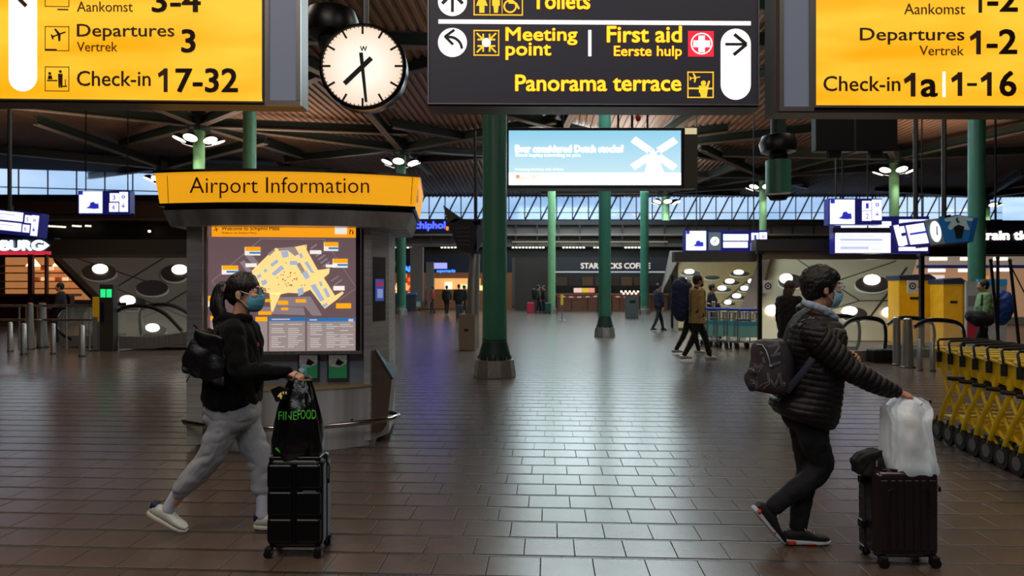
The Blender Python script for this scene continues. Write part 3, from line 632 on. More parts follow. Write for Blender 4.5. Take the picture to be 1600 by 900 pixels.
mpoly('map_piers', '8c7c80', [z6((275, 300), (300, 285), (345, 345), (325, 365)), z6((310, 265), (345, 250), (400, 320), (370, 330)), z6((485, 505), (690, 500), (760, 612), (700, 612), (660, 560), (480, 560)), z6((385, 560), (650, 565), (660, 610), (390, 600)), z6((690, 215), (725, 190), (732, 197), (697, 222))]+[z6((720+i*14, 260+i*20), (760+i*14, 232+i*20), (765+i*14, 240+i*20), (726+i*14, 268+i*20)) for i in range(5)]+[z6((810+i*20, 408+i*22), (855+i*20, 376+i*22), (858+i*20, 382+i*22), (813+i*20, 414+i*22)) for i in range(2)], .001)
mpoly('map_terminal', 'ffd98c', [z6((345, 350), (485, 215), (530, 222), (615, 205), (640, 200), (670, 195), (668, 225), (735, 345), (805, 335), (800, 365), (770, 390), (835, 495), (880, 470), (887, 480), (850, 515), (775, 572), (690, 460), (640, 482), (560, 478), (500, 490), (420, 475), (395, 440), (360, 385)), z6((450, 480), (520, 478), (490, 545), (470, 590), (460, 585))], .003, 1.0)
mpoly('map_rooms', 'a9b4c8', [z6((515, 235), (560, 232), (565, 265), (530, 275)), z6((455, 310), (495, 280), (505, 298), (465, 328)), z6((462, 365), (520, 315), (540, 335), (480, 380)), z6((415, 345), (432, 335), (440, 350), (422, 362)), z6((375, 378), (400, 365), (405, 385), (382, 395)), z6((398, 410), (430, 398), (440, 420), (412, 438)), z6((570, 290), (615, 290), (615, 315), (570, 315)), z6((640, 365), (668, 345), (690, 385), (665, 402)), z6((615, 455), (650, 445), (650, 485), (620, 498)), z6((655, 300), (675, 292), (710, 355), (695, 362)), z6((690, 435), (720, 425), (775, 520), (750, 530)), z6((765, 455), (785, 448), (810, 500), (790, 508)), z6((740, 415), (755, 410), (765, 435), (750, 442)), z6((755, 550), (790, 535), (795, 550), (775, 568)), z6((620, 250), (640, 245), (650, 270), (635, 278))], .005, .95)
mpoly('map_halls', '9c8c8a', [z6((500, 215), (600, 208), (625, 250), (600, 262), (560, 230), (505, 232)), z6((605, 305), (630, 300), (660, 350), (640, 365)), z6((440, 250), (480, 220), (485, 230), (450, 262))], .004, .9)
rnd = random.Random(3); mpoly('map_dots', 'a06a30', [b6(x, y, x+7, y+6) for x, y in [(500+rnd.random()*110, 350+rnd.random()*90) for _ in range(26)]+[(rnd.uniform(420, 680), rnd.uniform(380, 470)) for _ in range(10)]+[(545, 300), (660, 200), (705, 355)]], .005, .9)
tags = [(305, 208, 397, 258), (170, 318, 266, 370), (78, 497, 150, 560), (770, 180, 855, 232), (822, 278, 910, 330)]
mpoly('map_tags', 'f7f0ea', [b6(*q) for q in tags]+[b6(310, 305, 375, 327), b6(688, 228, 755, 250), b6(826, 438, 892, 464), b6(782, 312, 830, 328)], .004, .9)
mpoly('map_tags_yellow', 'fdaa18', [b6(x0+3, y0, x1, y0+(y1-y0)*.5) for x0, y0, x1, y1 in tags]+[b6(842, 540, 930, 570), b6(385, 588, 462, 608), b6(500, 525, 560, 548), b6(605, 516, 665, 535), b6(420, 515, 460, 532), b6(520, 565, 560, 580)], .006, .95)
mpoly('map_tags_blue', '3f86b8', [b6(x0+28, y0+(y1-y0)*.58, x1, y0+(y1-y0)*.82) for x0, y0, x1, y1 in tags], .006, .9)
mpoly('legend_box', 'a39592', [b6(102, 640, 160, 720), b6(368, 645, 437, 822), b6(447, 645, 660, 824), b6(670, 645, 955, 828)], .001, .75)
mpoly('legend_title', '2c74b4', [b6(447, 624, 660, 646), b6(670, 627, 955, 650)], .001, .85); mpoly('legend_title_yellow', 'fdaa18', [b6(102, 615, 160, 640), b6(368, 620, 437, 646)], .002, .9)
rows = [b6(x, y, x+rnd.uniform(35, 85), y+4) for x in (462, 560, 690, 785, 865) for y in range(662, 800, 12) if rnd.random() < .8]
mpoly('legend_lines', 'cdc3c0', rows+[b6(463, 631, 570, 638), b6(686, 634, 730, 641), b6(915, 632, 943, 648)], .004, .85)
mpoly('logo_field', 'f3ece2', [b6(835, 96, 905, 133)], .003, .9)
# lower part: recess, brochures, counter, drum
LOW = mat('kiosk_blue_grey', '8d96a6', .45, .1)
kbox('recess_panel', -.83, .71, .12, .2, .55, .95, LOW)
for x in (-.37, ): kbox('panel_joint', x, x+.008, .112, .12, .6, .92, BLACKM)
def lensf(hw, front, z, bulge, n=18): return [K(-hw+2*hw*i/n, front+bulge*((-1+2*i/n)**2), z) for i in range(n+1)]+[K(hw, .9, z), K(-hw, .9, z)]
mb = MB(); mb.loft([lensf(.78, -.28, .585, .26), lensf(.78, -.28, .605, .26)]); mb.build('counter_top', mat('counter_beige', 'b09a72', .35, .2), kiosk)
mb = MB(); mb.loft([lensf(.75, -.25, .0, .26), lensf(.77, -.27, .585, .26)]); mb.build('drum', DRUM, kiosk, smooth=True, autos=30)
for s_ in (1, -1):
    pr = [(s_*x, z) for x, z in ((.72, .12), (.72, .93), (.80, .93), (.97, .64), (.92, .20), (.87, .12))]
    if s_ < 0: pr = pr[::-1]
    kprism('side_console', pr, .0, .75, mat('console_steel', '6a5a4c', .42, .5, var=.15), bevel=.006)
    a = [(s_*.805, .935), (s_*.978, .645)]
    mb = MB(); mb.prism([K(a[0][0], -.005, a[0][1]), K(a[1][0], -.005, a[1][1]), K(a[1][0], .75, a[1][1]), K(a[0][0], .75, a[0][1])], kd*(s_*.01)+Vector((0, 0, .008))); mb.build('console_lid', mat('lid_steel', '9fb4c8', .25, .9), kiosk)
    mb = MB(); mb.prism([K(s_*.72, .02, .0), K(s_*.80, .02, 0), K(s_*.80, .02, .12), K(s_*.72, .02, .12)][::s_], kb*.3); mb.build('foot', STEEL, kiosk)
pts = [K(-.80, .32, .27), K(-.94, .28, .27), K(-1.01, .18, .27), K(-1.03, .05, .27), K(-.97, -.06, .27)]+[K(-.88+1.76*i/14, -.45+.32*((-1+2*i/14)**2), .27) for i in range(15)]+[K(.97, -.06, .27), K(1.03, .05, .27), K(1.01, .18, .27), K(.94, .28, .27), K(.80, .32, .27)]
mb = MB(); mb.tube(pts, .026, 12); rail = mb.build('bumper_rail', CHROME, kiosk, smooth=True)
for x in (-.6, .0, .6): mb = MB(); mb.cyl(K(x, -.40+.36*x*x, .27), K(x, -.1, .27), .012, n=8); mb.build('rail_bracket', STEELD, rail)
for x, cc, lb in ((468, 'white', 'brochure stand with green and white leaflet beside her hand'), (514, 'green', 'green leaflet in the stand below the map, right of her hand')):
    q = PL(K(0, .09, 0).x, K(0, .09, 0).y, KE); o = q.at(x+14, 594); t = thing('brochure', lb, 'brochure', o)
    mb = MB(); q.box(mb, x-3, 553, x+31, 595, .0, .03); mb.build('holder', mat('holder_clear', '3c4450', .2), t)
    mb = MB(); q.box(mb, x, 555, x+28, 591, .008, .006); mb.build('leaflet', mat('leaflet_green', '2f8a56', .5, emit=.12), t)
    mb = MB(); q.poly(mb, [(x, 555), (x+28, 555), (x+28, 568), (x+16, 574), (x, 572)], .012, .003); mb.build('picture', mat('leaflet_photo', '8f8c8a', .5, emit=.15, var=.6, vscale=14), t)
    mb = MB(); q.poly(mb, [(x+14, 560), (x+24, 566), (x+18, 571), (x+10, 569)], .015, .003); mb.build('dark_figure', BLACKM, t)
# ================================================================= FAR SHOPS AND SCREENS
class GP:
    """any plane through p with normal n (towards viewer)"""
    def __init__(s, p, n): s.p = Vector(p); s.n = Vector(n).normalized(); s.d = Vector((1, 0, 0))
    def at(s, px, py, off=0):
        r = Vector(((px-800)/F, 1, -(py-HY)/F)); o = Vector((0, 0, CZ)); t = (s.p-o).dot(s.n)/r.dot(s.n); return o+r*t+s.n*off
    poly = PL.poly; disc = PL.disc; line = PL.line
    def box(s, mb, x0, y0, x1, y1, off=0, th=.01): return s.poly(mb, [(x0, y0), (x1, y0), (x1, y1), (x0, y1)], off, th)
def px_thing(name, label, cat, pl, cx, by, group=None): return thing(name, label, cat, pl.at(cx, by), group)
def pbox(pl, parent, name, m, x0, y0, x1, y1, off=0, th=.1, **k):
    mb = MB(); pl.box(mb, x0, y0, x1, y1, off, th); return mb.build(name, m, parent, **k)
WARM = glow('warm_interior', 'c98a4e', .75); WHITEI = glow('white_interior', 'e8dccb', 1.0); BULB = glow('bulb', 'fff0d8', 3)
# coffee shop
pl = PL(4, 46, 0); t = px_thing('coffee_shop', 'dark coffee shop front with wood counter and pale lettering across the hall', 'shop', pl, 940, 484)
pbox(pl, t, 'back_wall', mat('shop_dark', '19130f', .7, var=.5, vscale=1.2), 805, 400, 1060, 486, -2, .2)
pbox(pl, t, 'fascia', mat('fascia_dark', '23232a', .5, emit=.12), 866, 402, 1042, 424, .2, .4); pbox(pl, t, 'fascia_light', glow('strip_light_dim', '9aa0a8', .6), 866, 424, 1042, 426, .2, .3)
pbox(pl, t, 'side_wall', mat('fascia_brown', '2a221c', .6), 805, 402, 866, 486, -.5, .3)
for i in range(8): pbox(pl, t, 'menu_board', mat('menu_%d' % (i % 3), ('3a2c20', '241d1a', '4a3524')[i % 3], .5, emit=.25), 872+i*21, 432, 889+i*21, 446, -1.6, .05)
for i in range(7): pbox(pl, t, 'counter_panel', mat('counter_wood', '5a3320', .5, emit=.05, var=.3, vscale=2, stretch=(1, 1, 8)), 868+i*24.6, 461, 891.5+i*24.6, 485, .6, .3)
pbox(pl, t, 'counter_top', mat('counter_wood_top', '754a30', .4), 866, 458.5, 1042, 461, .7, .6)
mb = MB(); text(mb, 'STARBUCKS COFFEE', pl, 907, 411, 1015, 420, off=.22, bold=.025, th=.03); mb.build('lettering', glow('coffee_letters', 'b9b4b0', .9), t, split=True)
for x0, x1, c_ in ((895, 907, 'd8b0a8'), (907, 918, 'c0a030'), (918, 927, 'd08070')): pbox(pl, t, 'poster', glow('poster_'+c_, c_, .7), x0, 450, x1, 457, .72, .05)
for i in range(9):
    x = 968+i*3.2; mb = MB(); mb.ball(pl.at(x, 455.5+(i % 2)*3, .8), .06, 8, 6); mb.build('display_light', BULB, t)
TAPE = mat('tape_redwhite', 'd8c8c4', .5, emit=.25)
for x0, x1, lb in ((870, 934, 'red and white barrier tape between posts, left stretch before the coffee shop'), (956, 1000, 'red and white barrier tape between posts, right stretch before the coffee shop')):
    Yt = 40; t = thing('tape_barrier', lb, 'barrier', (P((x0+x1)/2, 463, Yt).x, Yt, 0))
    for x in (x0, x1): p = P(x, 462, Yt); mb = MB(); mb.cyl((p.x, p.y, 0), p, .03, n=8); mb.build('post', STEELD, t)
    n_ = int((x1-x0)/6)
    for i in range(n_):
        a, b = P(x0+(x1-x0)*i/n_, 462+1.2*math.sin(PI*i/n_), Yt), P(x0+(x1-x0)*(i+1)/n_, 462+1.2*math.sin(PI*(i+1)/n_), Yt); mb = MB(); mb.prism([a, b, b-Vector((0, 0, .07)), a-Vector((0, 0, .07))], (0, .004, 0)); mb.build('tape', TAPE if i % 2 else mat('tape_red', 'b04030', .5, emit=.1), t)
t = px_thing('barrier_post', 'yellow barrier post on a thin pole in the hall left of the lone column', 'post', PL(0, 33, 0), 878, 501)
mb = MB(); p = G(878, 501); mb.cyl(p, (p.x, p.y, 1.25), .03, n=8); mb.lathe(p, [(.16, 0), (.16, .03), (.03, .04)], 12); mb.build('pole', STEEL, t)
mb = MB(); mb.box((p.x, p.y, 1.0), (.11, .05, .5)); mb.build('yellow_head', mat('post_yellow', 'd8b020', .5, emit=.15), t)
# far supermarket and flower stand
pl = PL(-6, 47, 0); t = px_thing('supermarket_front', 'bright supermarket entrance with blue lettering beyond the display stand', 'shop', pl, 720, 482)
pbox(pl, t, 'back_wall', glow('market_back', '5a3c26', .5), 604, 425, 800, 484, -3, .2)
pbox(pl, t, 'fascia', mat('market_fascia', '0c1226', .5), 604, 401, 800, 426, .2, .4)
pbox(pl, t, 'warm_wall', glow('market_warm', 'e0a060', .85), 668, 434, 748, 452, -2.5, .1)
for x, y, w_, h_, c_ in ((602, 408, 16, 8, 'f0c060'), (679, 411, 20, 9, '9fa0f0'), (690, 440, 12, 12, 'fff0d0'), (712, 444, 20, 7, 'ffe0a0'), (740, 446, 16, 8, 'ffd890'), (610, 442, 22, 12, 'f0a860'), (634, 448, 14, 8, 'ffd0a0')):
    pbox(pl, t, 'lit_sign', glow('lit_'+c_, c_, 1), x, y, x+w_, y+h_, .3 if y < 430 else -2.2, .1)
for i in range(26):
    x = 604+rnd.random()*38; y = 430+rnd.random()*36; mb = MB(); mb.box(pl.at(x, y, -1.8), (.28, .2, .28)); mb.build('goods', glow(('goods_a', 'goods_b', 'goods_c')[i % 3], ('e88a3a', 'c04020', 'ffe0b0')[i % 3], .8), t)
mb = MB(); text(mb, 'Alb', pl, 633, 416, 646, 425, off=.25, bold=.03, th=.03); text(mb, 'supermarkt', pl, 683, 421, 712, 427, off=.25, bold=.02, th=.03); mb.build('lettering', glow('blue_letters', '58a0ff', 1.1), t, split=True)
for i, x in enumerate((655, 673)): pbox(pl, t, 'pillar', mat('pillar_plain', '6d625c', .6), x-9 if i == 0 else x-6, 388 if i == 0 else 410, x+10 if i == 0 else x+6, 470, 1.5-i, .5)
for i in range(6): pbox(pl, t, 'counter_panel', mat('market_counter', '3a4248', .4), 600+i*9.5, 460, 608.6+i*9.5, 485, 2, .3)
pbox(pl, t, 'counter_edge', mat('market_counter_edge', '3a5a98', .4, emit=.2), 600, 457, 657, 460, 2.05, .6)
pl = PL(-5, 44, 0); t = px_thing('shop_sign', 'glowing blue Schiphol sign above the far supermarket', 'sign', pl, 670, 362)
pbox(pl, t, 'sign_board', mat('sign_navy', '0a0c22', .4), 640, 342, 752, 365, 0, .3)
mb = MB(); text(mb, 'schiphol', pl, 642, 346, 696, 361, off=.05, bold=.03, th=.03); mb.build('lettering', glow('violet_letters', '5566ff', 1.5), t, split=True); pbox(pl, t, 'orange_mark', glow('orange_mark', 'e8862a', 1), 697, 354, 701, 360, .05, .03)
for x in (650, 745): mb = MB(); p = pl.at(x, 342, -.15); mb.cyl(p, (p.x, p.y, 10.56), .03, n=6); mb.build('hanger_rod', BLACKM, t)
# mezzanine edge: beams, pipes and rows of small lights
pl = PL(0, 52, 0); MZ = thing('mezzanine_edge', 'dark upper floor edge with beams, pipes and rows of small lights across the back', 'balcony', pl.at(930, 399))
for y0, y1, m, off in ((345, 352, DARK, .4), (352, 366, mat('mezz_a', '5a5450', .6, emit=.02), 0), (366, 369, mat('mezz_pipe', '6e625a', .5), .5), (369, 381, mat('mezz_b', '38302c', .6), 0), (381, 386, mat('mezz_c', '4a423c', .6), .3), (386, 402, mat('mezz_d', '15120f', .6), -.2)):
    pbox(pl, MZ, 'fascia_beam', m, 560, y0, 1640, y1, off, .5)
for i in range(30): pbox(pl, MZ, 'post', DARK, 640+i*33, 352, 642+i*33, 381, .45, .1)
for x0, n_ in ((601, 9), (690, 8), (800, 10), (878, 7), (926, 4), (974, 5)):
    for k in range(n_): pbox(pl, MZ, 'strip_light', glow('strip_light', 'f6ead8', 1.4), x0+k*5.2, 386.5, x0+k*5.2+3.2, 388.5, .6, .05)
pbox(pl, MZ, 'ceiling_line', glow('strip_dim', '8a7a66', .35), 800, 378, 1040, 379.5, .7, .05)
pl = PL(-25, 42, -.18+.2); MZ2 = thing('mezzanine_edge', 'dark upper floor edge with pipes behind the left departure monitors', 'balcony', pl.at(150, 399))
for y0, y1, m, off in ((305, 312, DARK, .4), (312, 342, mat('mezz_l', '6a5244', .6), 0), (342, 345, mat('mezz_pipe', '6e625a', .5), .5), (345, 402, mat('mezz_d2', '16130f', .6), 0)):
    pbox(pl, MZ2, 'fascia_beam', m, -60, y0, 345, y1, off, .5)
for x0, n_ in ((78, 7), (122, 3), (142, 2)):
    for k in range(n_): pbox(pl, MZ2, 'strip_light', MATS['strip_light'] if 'strip_light' in MATS else WHITEL, x0+k*5, 353+k*.3, x0+k*5+4, 355.5+k*.3, .6, .05)
pbox(pl, MZ2, 'small_lamp', BULB, 239, 361, 242, 364, .6, .1)
# left burger bar
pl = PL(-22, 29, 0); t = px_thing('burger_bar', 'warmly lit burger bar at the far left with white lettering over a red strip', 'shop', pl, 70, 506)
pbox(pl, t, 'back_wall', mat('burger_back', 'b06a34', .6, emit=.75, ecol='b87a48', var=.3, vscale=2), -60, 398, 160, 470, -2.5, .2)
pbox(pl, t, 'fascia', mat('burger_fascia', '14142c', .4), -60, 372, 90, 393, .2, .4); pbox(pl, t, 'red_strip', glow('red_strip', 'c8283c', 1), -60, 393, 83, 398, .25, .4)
mb = MB(); text(mb, 'BURG', pl, 9, 376, 74, 392, off=.25, bold=.03, th=.04); pl.poly(mb, [(75, 378), (83, 384), (75, 390)], .25, .03); mb.build('lettering', glow('white_letters', 'f2fbff', 1.4), t, split=True)
for i in range(26): pbox(pl, t, 'shelf_item', glow(('shelf_a', 'shelf_b', 'shelf_c')[i % 3], ('e8a060', '8a3a1c', 'ffd8a0')[i % 3], .8), -4+(i % 13)*12, 414+(i//13)*18, 4+(i % 13)*12, 420+(i//13)*18, -2.2, .1)
for y in (412, 424, 438, 450): pbox(pl, t, 'shelf', mat('shelf_wood', '6a3418', .5, emit=.1), -60, y, 156, y+2, -1.9, .3)
for x in (26, 69): mb = MB(); mb.lathe(pl.at(x, 415, -1), [(.28, 0), (.22, .1), (.05, .34)], 14); mb.build('pendant_lamp', glow('pendant', 'ffe2a8', 2.2), t)
for x0, x1 in ((-60, 20), (22, 48), (50, 76), (78, 112)): pbox(pl, t, 'counter_front', mat('burger_counter', '3a130e', .5, var=.3), x0, 462, x1, 504, .1, .3)
pbox(pl, t, 'counter_top', mat('burger_top', '5a3020', .4), -60, 459, 114, 463, .3, .9)
for x in (51, 55, 77): pbox(pl, t, 'pillar', mat('red_brown', '4a120e', .5), x, 398, x+3, 505, .3, .15)
# ================================================================= SLOPING SOFFITS WITH ROUND LAMPS
SOF = mat('soffit_panel', '8b867c', .55, var=.06, vscale=.4); SOFG = mat('soffit_gold', '8a744a', .5, var=.1); OCU = mat('oculus_dark', '2a2624', .5); RIM = mat('oculus_rim', 'd8d0c0', .4); OL = glow('oculus_lamp', 'fff6e4', 4)
def soffit(label, gp, outline, lamps, joints, m, edge=None, light=0):
    cx = sum(x for x, y in outline)/len(outline); by = max(y for x, y in outline)
    t = thing('stair_soffit', label, 'soffit', gp.at(cx, by))
    mb = MB(); gp.poly(mb, outline, 0, .25); mb.build('panel', m, t)
    for (ox, oy, rx, ry, lx, ly, lr, lh) in lamps:
        if rx:
            mb = MB(); gp.disc(mb, ox, oy+ry*.16, rx*1.04, ry*1.06, off=.02, th=.02); r_ = mb.build('oculus_rim', RIM, t)
            mb = MB(); gp.disc(mb, ox, oy, rx, ry, off=.035, th=.02); mb.build('oculus', OCU, r_)
        if lr: mb = MB(); gp.disc(mb, lx, ly, lr, lh, off=.06, th=.03); mb.build('lamp', OL, t)
    mb = MB()
    for j in joints: gp.line(mb, *j[:4], j[4] if len(j) > 4 else 1.6, .012, .02)
    if joints: mb.build('panel_joint', mat('joint_dark', '26221e', .6), t)
    return t
gl = GP((0, 20.5, 0), (0, -2.6, 4.2))
t = soffit('grey sloping stair soffit with round lamps, between burger bar and kiosk', gl, [(92, 402), (330, 402), (330, 531), (186, 531), (158, 470)],
 [(155, 426, 27, 13, 157, 422, 12, 7), (238, 451, 25, 12, 0, 0, 0, 0), (273, 428, 21, 13, 281, 423, 12, 7), (207, 476, 22, 10, 200, 471, 12, 7), (243, 517, 18, 8, 239, 514, 11, 6)],
 [(180, 450, 258, 402, 1.8), (250, 480, 297, 452, 1.8), (115, 402, 230, 440, 1), (215, 500, 250, 485, 1), (180, 450, 300, 500, .8)], SOF)
mb = MB(); gl.poly(mb, [(82, 402), (94, 402), (168, 476), (158, 478)], .05, .3); mb.build('edge_beam', mat('edge_dark', '231d19', .5), t)
pl = PL(-12, 20, 0); t = px_thing('stair_beam', 'dark beam over the left sloping soffit', 'beam', pl, 190, 401); pbox(pl, t, 'face', mat('beam_brown', '2c231c', .5), 80, 374, 296, 402, .0, .5); pbox(pl, t, 'lip', mat('beam_lip', '3a3026', .5), 80, 398, 296, 403, .06, .3)
gl2 = GP((0, 17.2, 0), (0, -2.6, 4.2)); pl = PL(-12, 17.0, 0)
spot((-11, 17, 6.5), 300, (1, .86, .7), 100)
gr_ = GP((0, 20, 0), (0, -2.63, 6))
soffit('beige sloping stair soffit with big round lamps behind the man in the puffer jacket', gr_, [(1200, 405), (1432, 405), (1388, 532), (1165, 532)],
 [(1363, 445, 27, 12.5, 1362, 439, 13, 7.5), (1335, 493, 20, 11, 1327, 488, 12, 6.5), (0, 0, 0, 0, 1390, 489, 12, 6.5), (1236, 441, 20, 11, 1228, 437, 10, 7), (0, 0, 0, 0, 1206, 486, 10, 7), (0, 0, 0, 0, 1255, 520, 10, 6)],
 [(1311, 438, 1400, 408, 1), (1310, 449, 1343, 470, 1.4), (1343, 470, 1400, 470, 1), (1343, 470, 1290, 486, 1), (1245, 405, 1275, 425, 1.2), (1417, 418, 1360, 495, 3)], mat('soffit_beige', 'a89b80', .55, var=.06, vscale=.4))
gm = GP((0, 25, 0), (0, -2.4, 6))
mlamps = [(x, y, r, 3.6*r/14, x-2, y-2.2, r*.5, 3) for x, y, r in ((1079, 428, 15), (1156, 429, 15), (1069, 440, 11), (1142, 443, 14), (1130, 454, 13), (1165, 454, 12), (1153, 466, 13), (1139, 476, 10), (1176, 443, 11), (1095, 474, 12), (1172, 480, 10))]+[(1113, 435, 12, 3, 0, 0, 0, 0)]
t = soffit('golden sloping soffit dotted with many small round lamps behind the man in the tan coat', gm, [(1060, 408), (1196, 408), (1196, 512), (1060, 512)], mlamps, [(1185, 425, 1120, 480, 2), (1060, 470, 1100, 440, 1)], SOFG)
mb = MB(); gr_.poly(mb, [(1192, 396), (1208, 396), (1172, 512), (1148, 512)], .3, .3); mb.build('edge_beam', mat('edge_beam_brown', '5a4c40', .5), t)
mb = MB(); gm.poly(mb, [(1046, 398), (1066, 398), (1030, 470), (1034, 470)], .2, .3); mb.build('edge_beam', MATS['edge_beam_brown'], t)
pl = PL(10, 22, 0); t = px_thing('stair_beam', 'brown beam over the beige sloping soffit at the right', 'beam', pl, 1300, 405)
pbox(pl, t, 'face', mat('beam_gold', '4a3d2c', .5), 1190, 392, 1440, 405, 0, .4); pbox(pl, t, 'upper_face', mat('beam_upper', '1d1916', .5), 1180, 374, 1445, 392, .1, .5)
pbox(pl, t, 'middle_beam', mat('beam_mid', '332c28', .5), 1060, 392, 1190, 408, -.5, .4)
spot((8, 19, 6.3), 330, (1, .87, .68), 100); spot((12, 18, 6.3), 290, (1, .87, .68), 100)
# ================================================================= STATION DISPLAYS
NAVY = mat('display_navy', '1a1a62', .3, emit=.55); SCR = glow('display_white', 'e9ecff', 1.15); SCRL = glow('display_pale_line', 'a9b0e0', .95); SCRD = glow('display_blue_ink', '2c2cae', .9); DGREY = mat('display_grey', '6c7a76', .5, emit=.2)
TRAIN = [(0, .9), (.28, .62), (.34, .2), (.6, .1), (.74, .35), (.95, .3), (1, .95), (.6, 1)]
def display(label, Y, box, parts, group=None, rodsx=(), eps=0):
    x0, y0, x1, y1 = box; pl = PL((x0+x1)/2*Y/F-800*Y/F, Y, eps); t = px_thing('station_display', label, 'display', pl, (x0+x1)/2, y1, group)
    pbox(pl, t, 'casing', NAVY, x0, y0, x1, y1, 0, .3)
    for k in parts:
        kind, a, b, c, d = k[:5]
        if kind == 'w':
            pbox(pl, t, 'lit_panel', SCR, a, b, c, d, .02, .02)
            for q_ in range(2): yy = b+(d-b)*(.3+.4*q_); pbox(pl, t, 'text_line', SCRL, a+(c-a)*.08, yy, a+(c-a)*(.85-.25*q_), yy+(d-b)*.1, .035, .005)
        if kind == 't':
            s_ = pbox(pl, t, 'lit_panel', SCR, a, b, c, d, .02, .02); W_, H_ = c-a, d-b
            mb = MB(); pl.poly(mb, [(a+W_*(.32+.55*u), b+H_*(.45+.36*v)) for u, v in TRAIN], .035, .01); mb.build('train_symbol', SCRD, t)
            mb = MB(); pl.box(mb, a, b, a+W_*.17, b+H_*.16, .035, .01); mb.build('corner_mark', SCRD, t)
        if kind == 'c':
            pbox(pl, t, 'clock_panel', DGREY, a, b, c, d, .02, .02); mb = MB(); pl.disc(mb, (a+c)/2, (b+d)/2, (c-a)*.36, off=.04, th=.01); mb.build('dial', SCR, t)
            mb = MB(); pl.line(mb, (a+c)/2, (b+d)/2, (a+c)/2+2, (b+d)/2-3.5, 1, .05); pl.line(mb, (a+c)/2, (b+d)/2, (a+c)/2-1, (b+d)/2+4, 1, .05); mb.build('hands', BLACKM, t)
        if kind == 'n':
            pbox(pl, t, 'number_tile', SCR, a, b, c, d, .02, .02); mb = MB(); text(mb, k[5], pl, a+(c-a)*.35, b+(d-b)*.25, a+(c-a)*.65, d-(d-b)*.2, off=.035, th=.005); mb.build('numeral', SCRD, t)
        if kind == 'a':
            pbox(pl, t, 'arrow_panel', SCR, a, b, c, d, .02, .02); mb = MB(); m_ = (a+c)/2; pl.disc(mb, m_, b+(d-b)*.25, (c-a)*.2, off=.035, ri=(c-a)*.09, th=.005, n=14); h = d-(d-b)*.22
            pl.line(mb, m_, h-(d-b)*.2, m_, h, 1, .035); pl.line(mb, m_, h, m_-(c-a)*.2, h-(d-b)*.1, 1, .035); pl.line(mb, m_, h, m_+(c-a)*.2, h-(d-b)*.1, 1, .035); mb.build('arrow', SCRD, t)
    for x in rodsx:
        p = pl.at(x, y0, -.15); mb = MB(); mb.cyl(p, (p.x, p.y, 10.56), .022, n=6); mb.build('hanger_rod', BLACKM, t)
    return t, pl
display('station display with train symbol, small clock and number tiles, right of the centre column', 24, (1070, 360, 1199, 394), [('t', 1072, 361, 1103, 391), ('c', 1107, 363, 1126, 391), ('w', 1130, 366, 1169, 376), ('w', 1130, 378, 1168, 387), ('n', 1174, 364, 1185, 377, '1'), ('n', 1173, 379, 1184, 391, '2'), ('a', 1186.5, 363, 1198, 391)], rodsx=(1090, 1180))
display('station display with train symbol and 1 2 tiles above the wide white departure board', 19, (1295, 310, 1378, 351), [('t', 1297, 312, 1335, 350), ('n', 1347, 314, 1361, 329, '1'), ('n', 1347, 330, 1361, 345, '2'), ('a', 1362.5, 312, 1377, 344)], rodsx=(1310, 1360))
t, pl = display('wide white departure board under the train display at the right', 21, (1303, 338, 1452, 396), [('w', 1314, 349, 1354, 356), ('w', 1357, 346, 1392, 356), ('w', 1405, 343, 1450, 352), ('w', 1305, 364, 1391, 395), ('w', 1404, 386, 1449, 392)], rodsx=(1320, 1445))
pbox(pl, t, 'dark_bar', DARK, 1300, 356, 1455, 363, .05, .2); mb = MB(); [pl.box(mb, 1308, y, 1308+w_, y+1.2, .045, .003) for y, w_ in ((368, 60), (373, 40), (379, 66), (384, 50), (389, 70))]; mb.build('board_lines', glow('pale_line', 'b8c0d8', .9), t)
t, pl = display('blue station display with train symbol and number tiles left of the kiosk header', 24, (122, 298, 203, 335), [('t', 124, 299, 160, 333), ('n', 172, 302, 186, 315, '3'), ('n', 171, 317, 185, 331, '4'), ('a', 187, 300, 200, 331)], rodsx=(130, 196))
pbox(pl, t, 'crossbar', BLACKM, 60, 333, 206, 337, -.1, .1)
t, pl = display('tilted blue departure display at the far left edge above the burger bar', 16, (-40, 328, 60, 366), [('w', -38, 330, 33, 344), ('w', -38, 347, 32, 360), ('n', 37, 333, 47, 345, '5'), ('n', 35, 348, 45, 360, '6'), ('a', 48, 332, 58, 364)], rodsx=(), eps=.0)
t.rotation_euler = (0, math.radians(6), 0)
# angled cluster: display, clock and blue panel with a pale figure
pl = PL(8.5, 13.5, 0); t = px_thing('display_cluster', 'angled hanging cluster of screen, clock and blue panel before the thick right column', 'display', pl, 1465, 385)
def q(name, m, pts, off=0, th=.03):
    mb = MB(); pl.poly(mb, pts, off, th); return mb.build(name, m, t)
def z(*p): return [(1380+x*.1375, 300+y*.1375) for x, y in p]
q('casing', NAVY, z((120, 378), (250, 345), (530, 318), (690, 290), (860, 255), (1080, 290), (1010, 575), (700, 595), (540, 605), (200, 625)), -.05, .12)
q('arrow_panel', SCR, z((125, 380), (175, 372), (240, 615), (185, 615))); q('number_tile', SCR, z((195, 392), (235, 385), (255, 458), (212, 468))); q('number_tile', SCR, z((215, 505), (258, 495), (280, 598), (238, 608)))
q('lit_panel', SCR, z((265, 380), (460, 350), (520, 580), (320, 598))); q('line', SCRD, z((300, 470), (490, 440), (496, 462), (306, 490)), .01)
q('clock_panel', DGREY, z((480, 318), (620, 298), (705, 585), (550, 605))); mb = MB(); pl.poly(mb, [(1380+(590+62*math.cos(a)+30*math.sin(a)*.5)*.1375, 300+(450+120*math.sin(a))*.1375) for a in [2*PI*i/28 for i in range(28)]], .02); mb.build('dial', SCR, t)
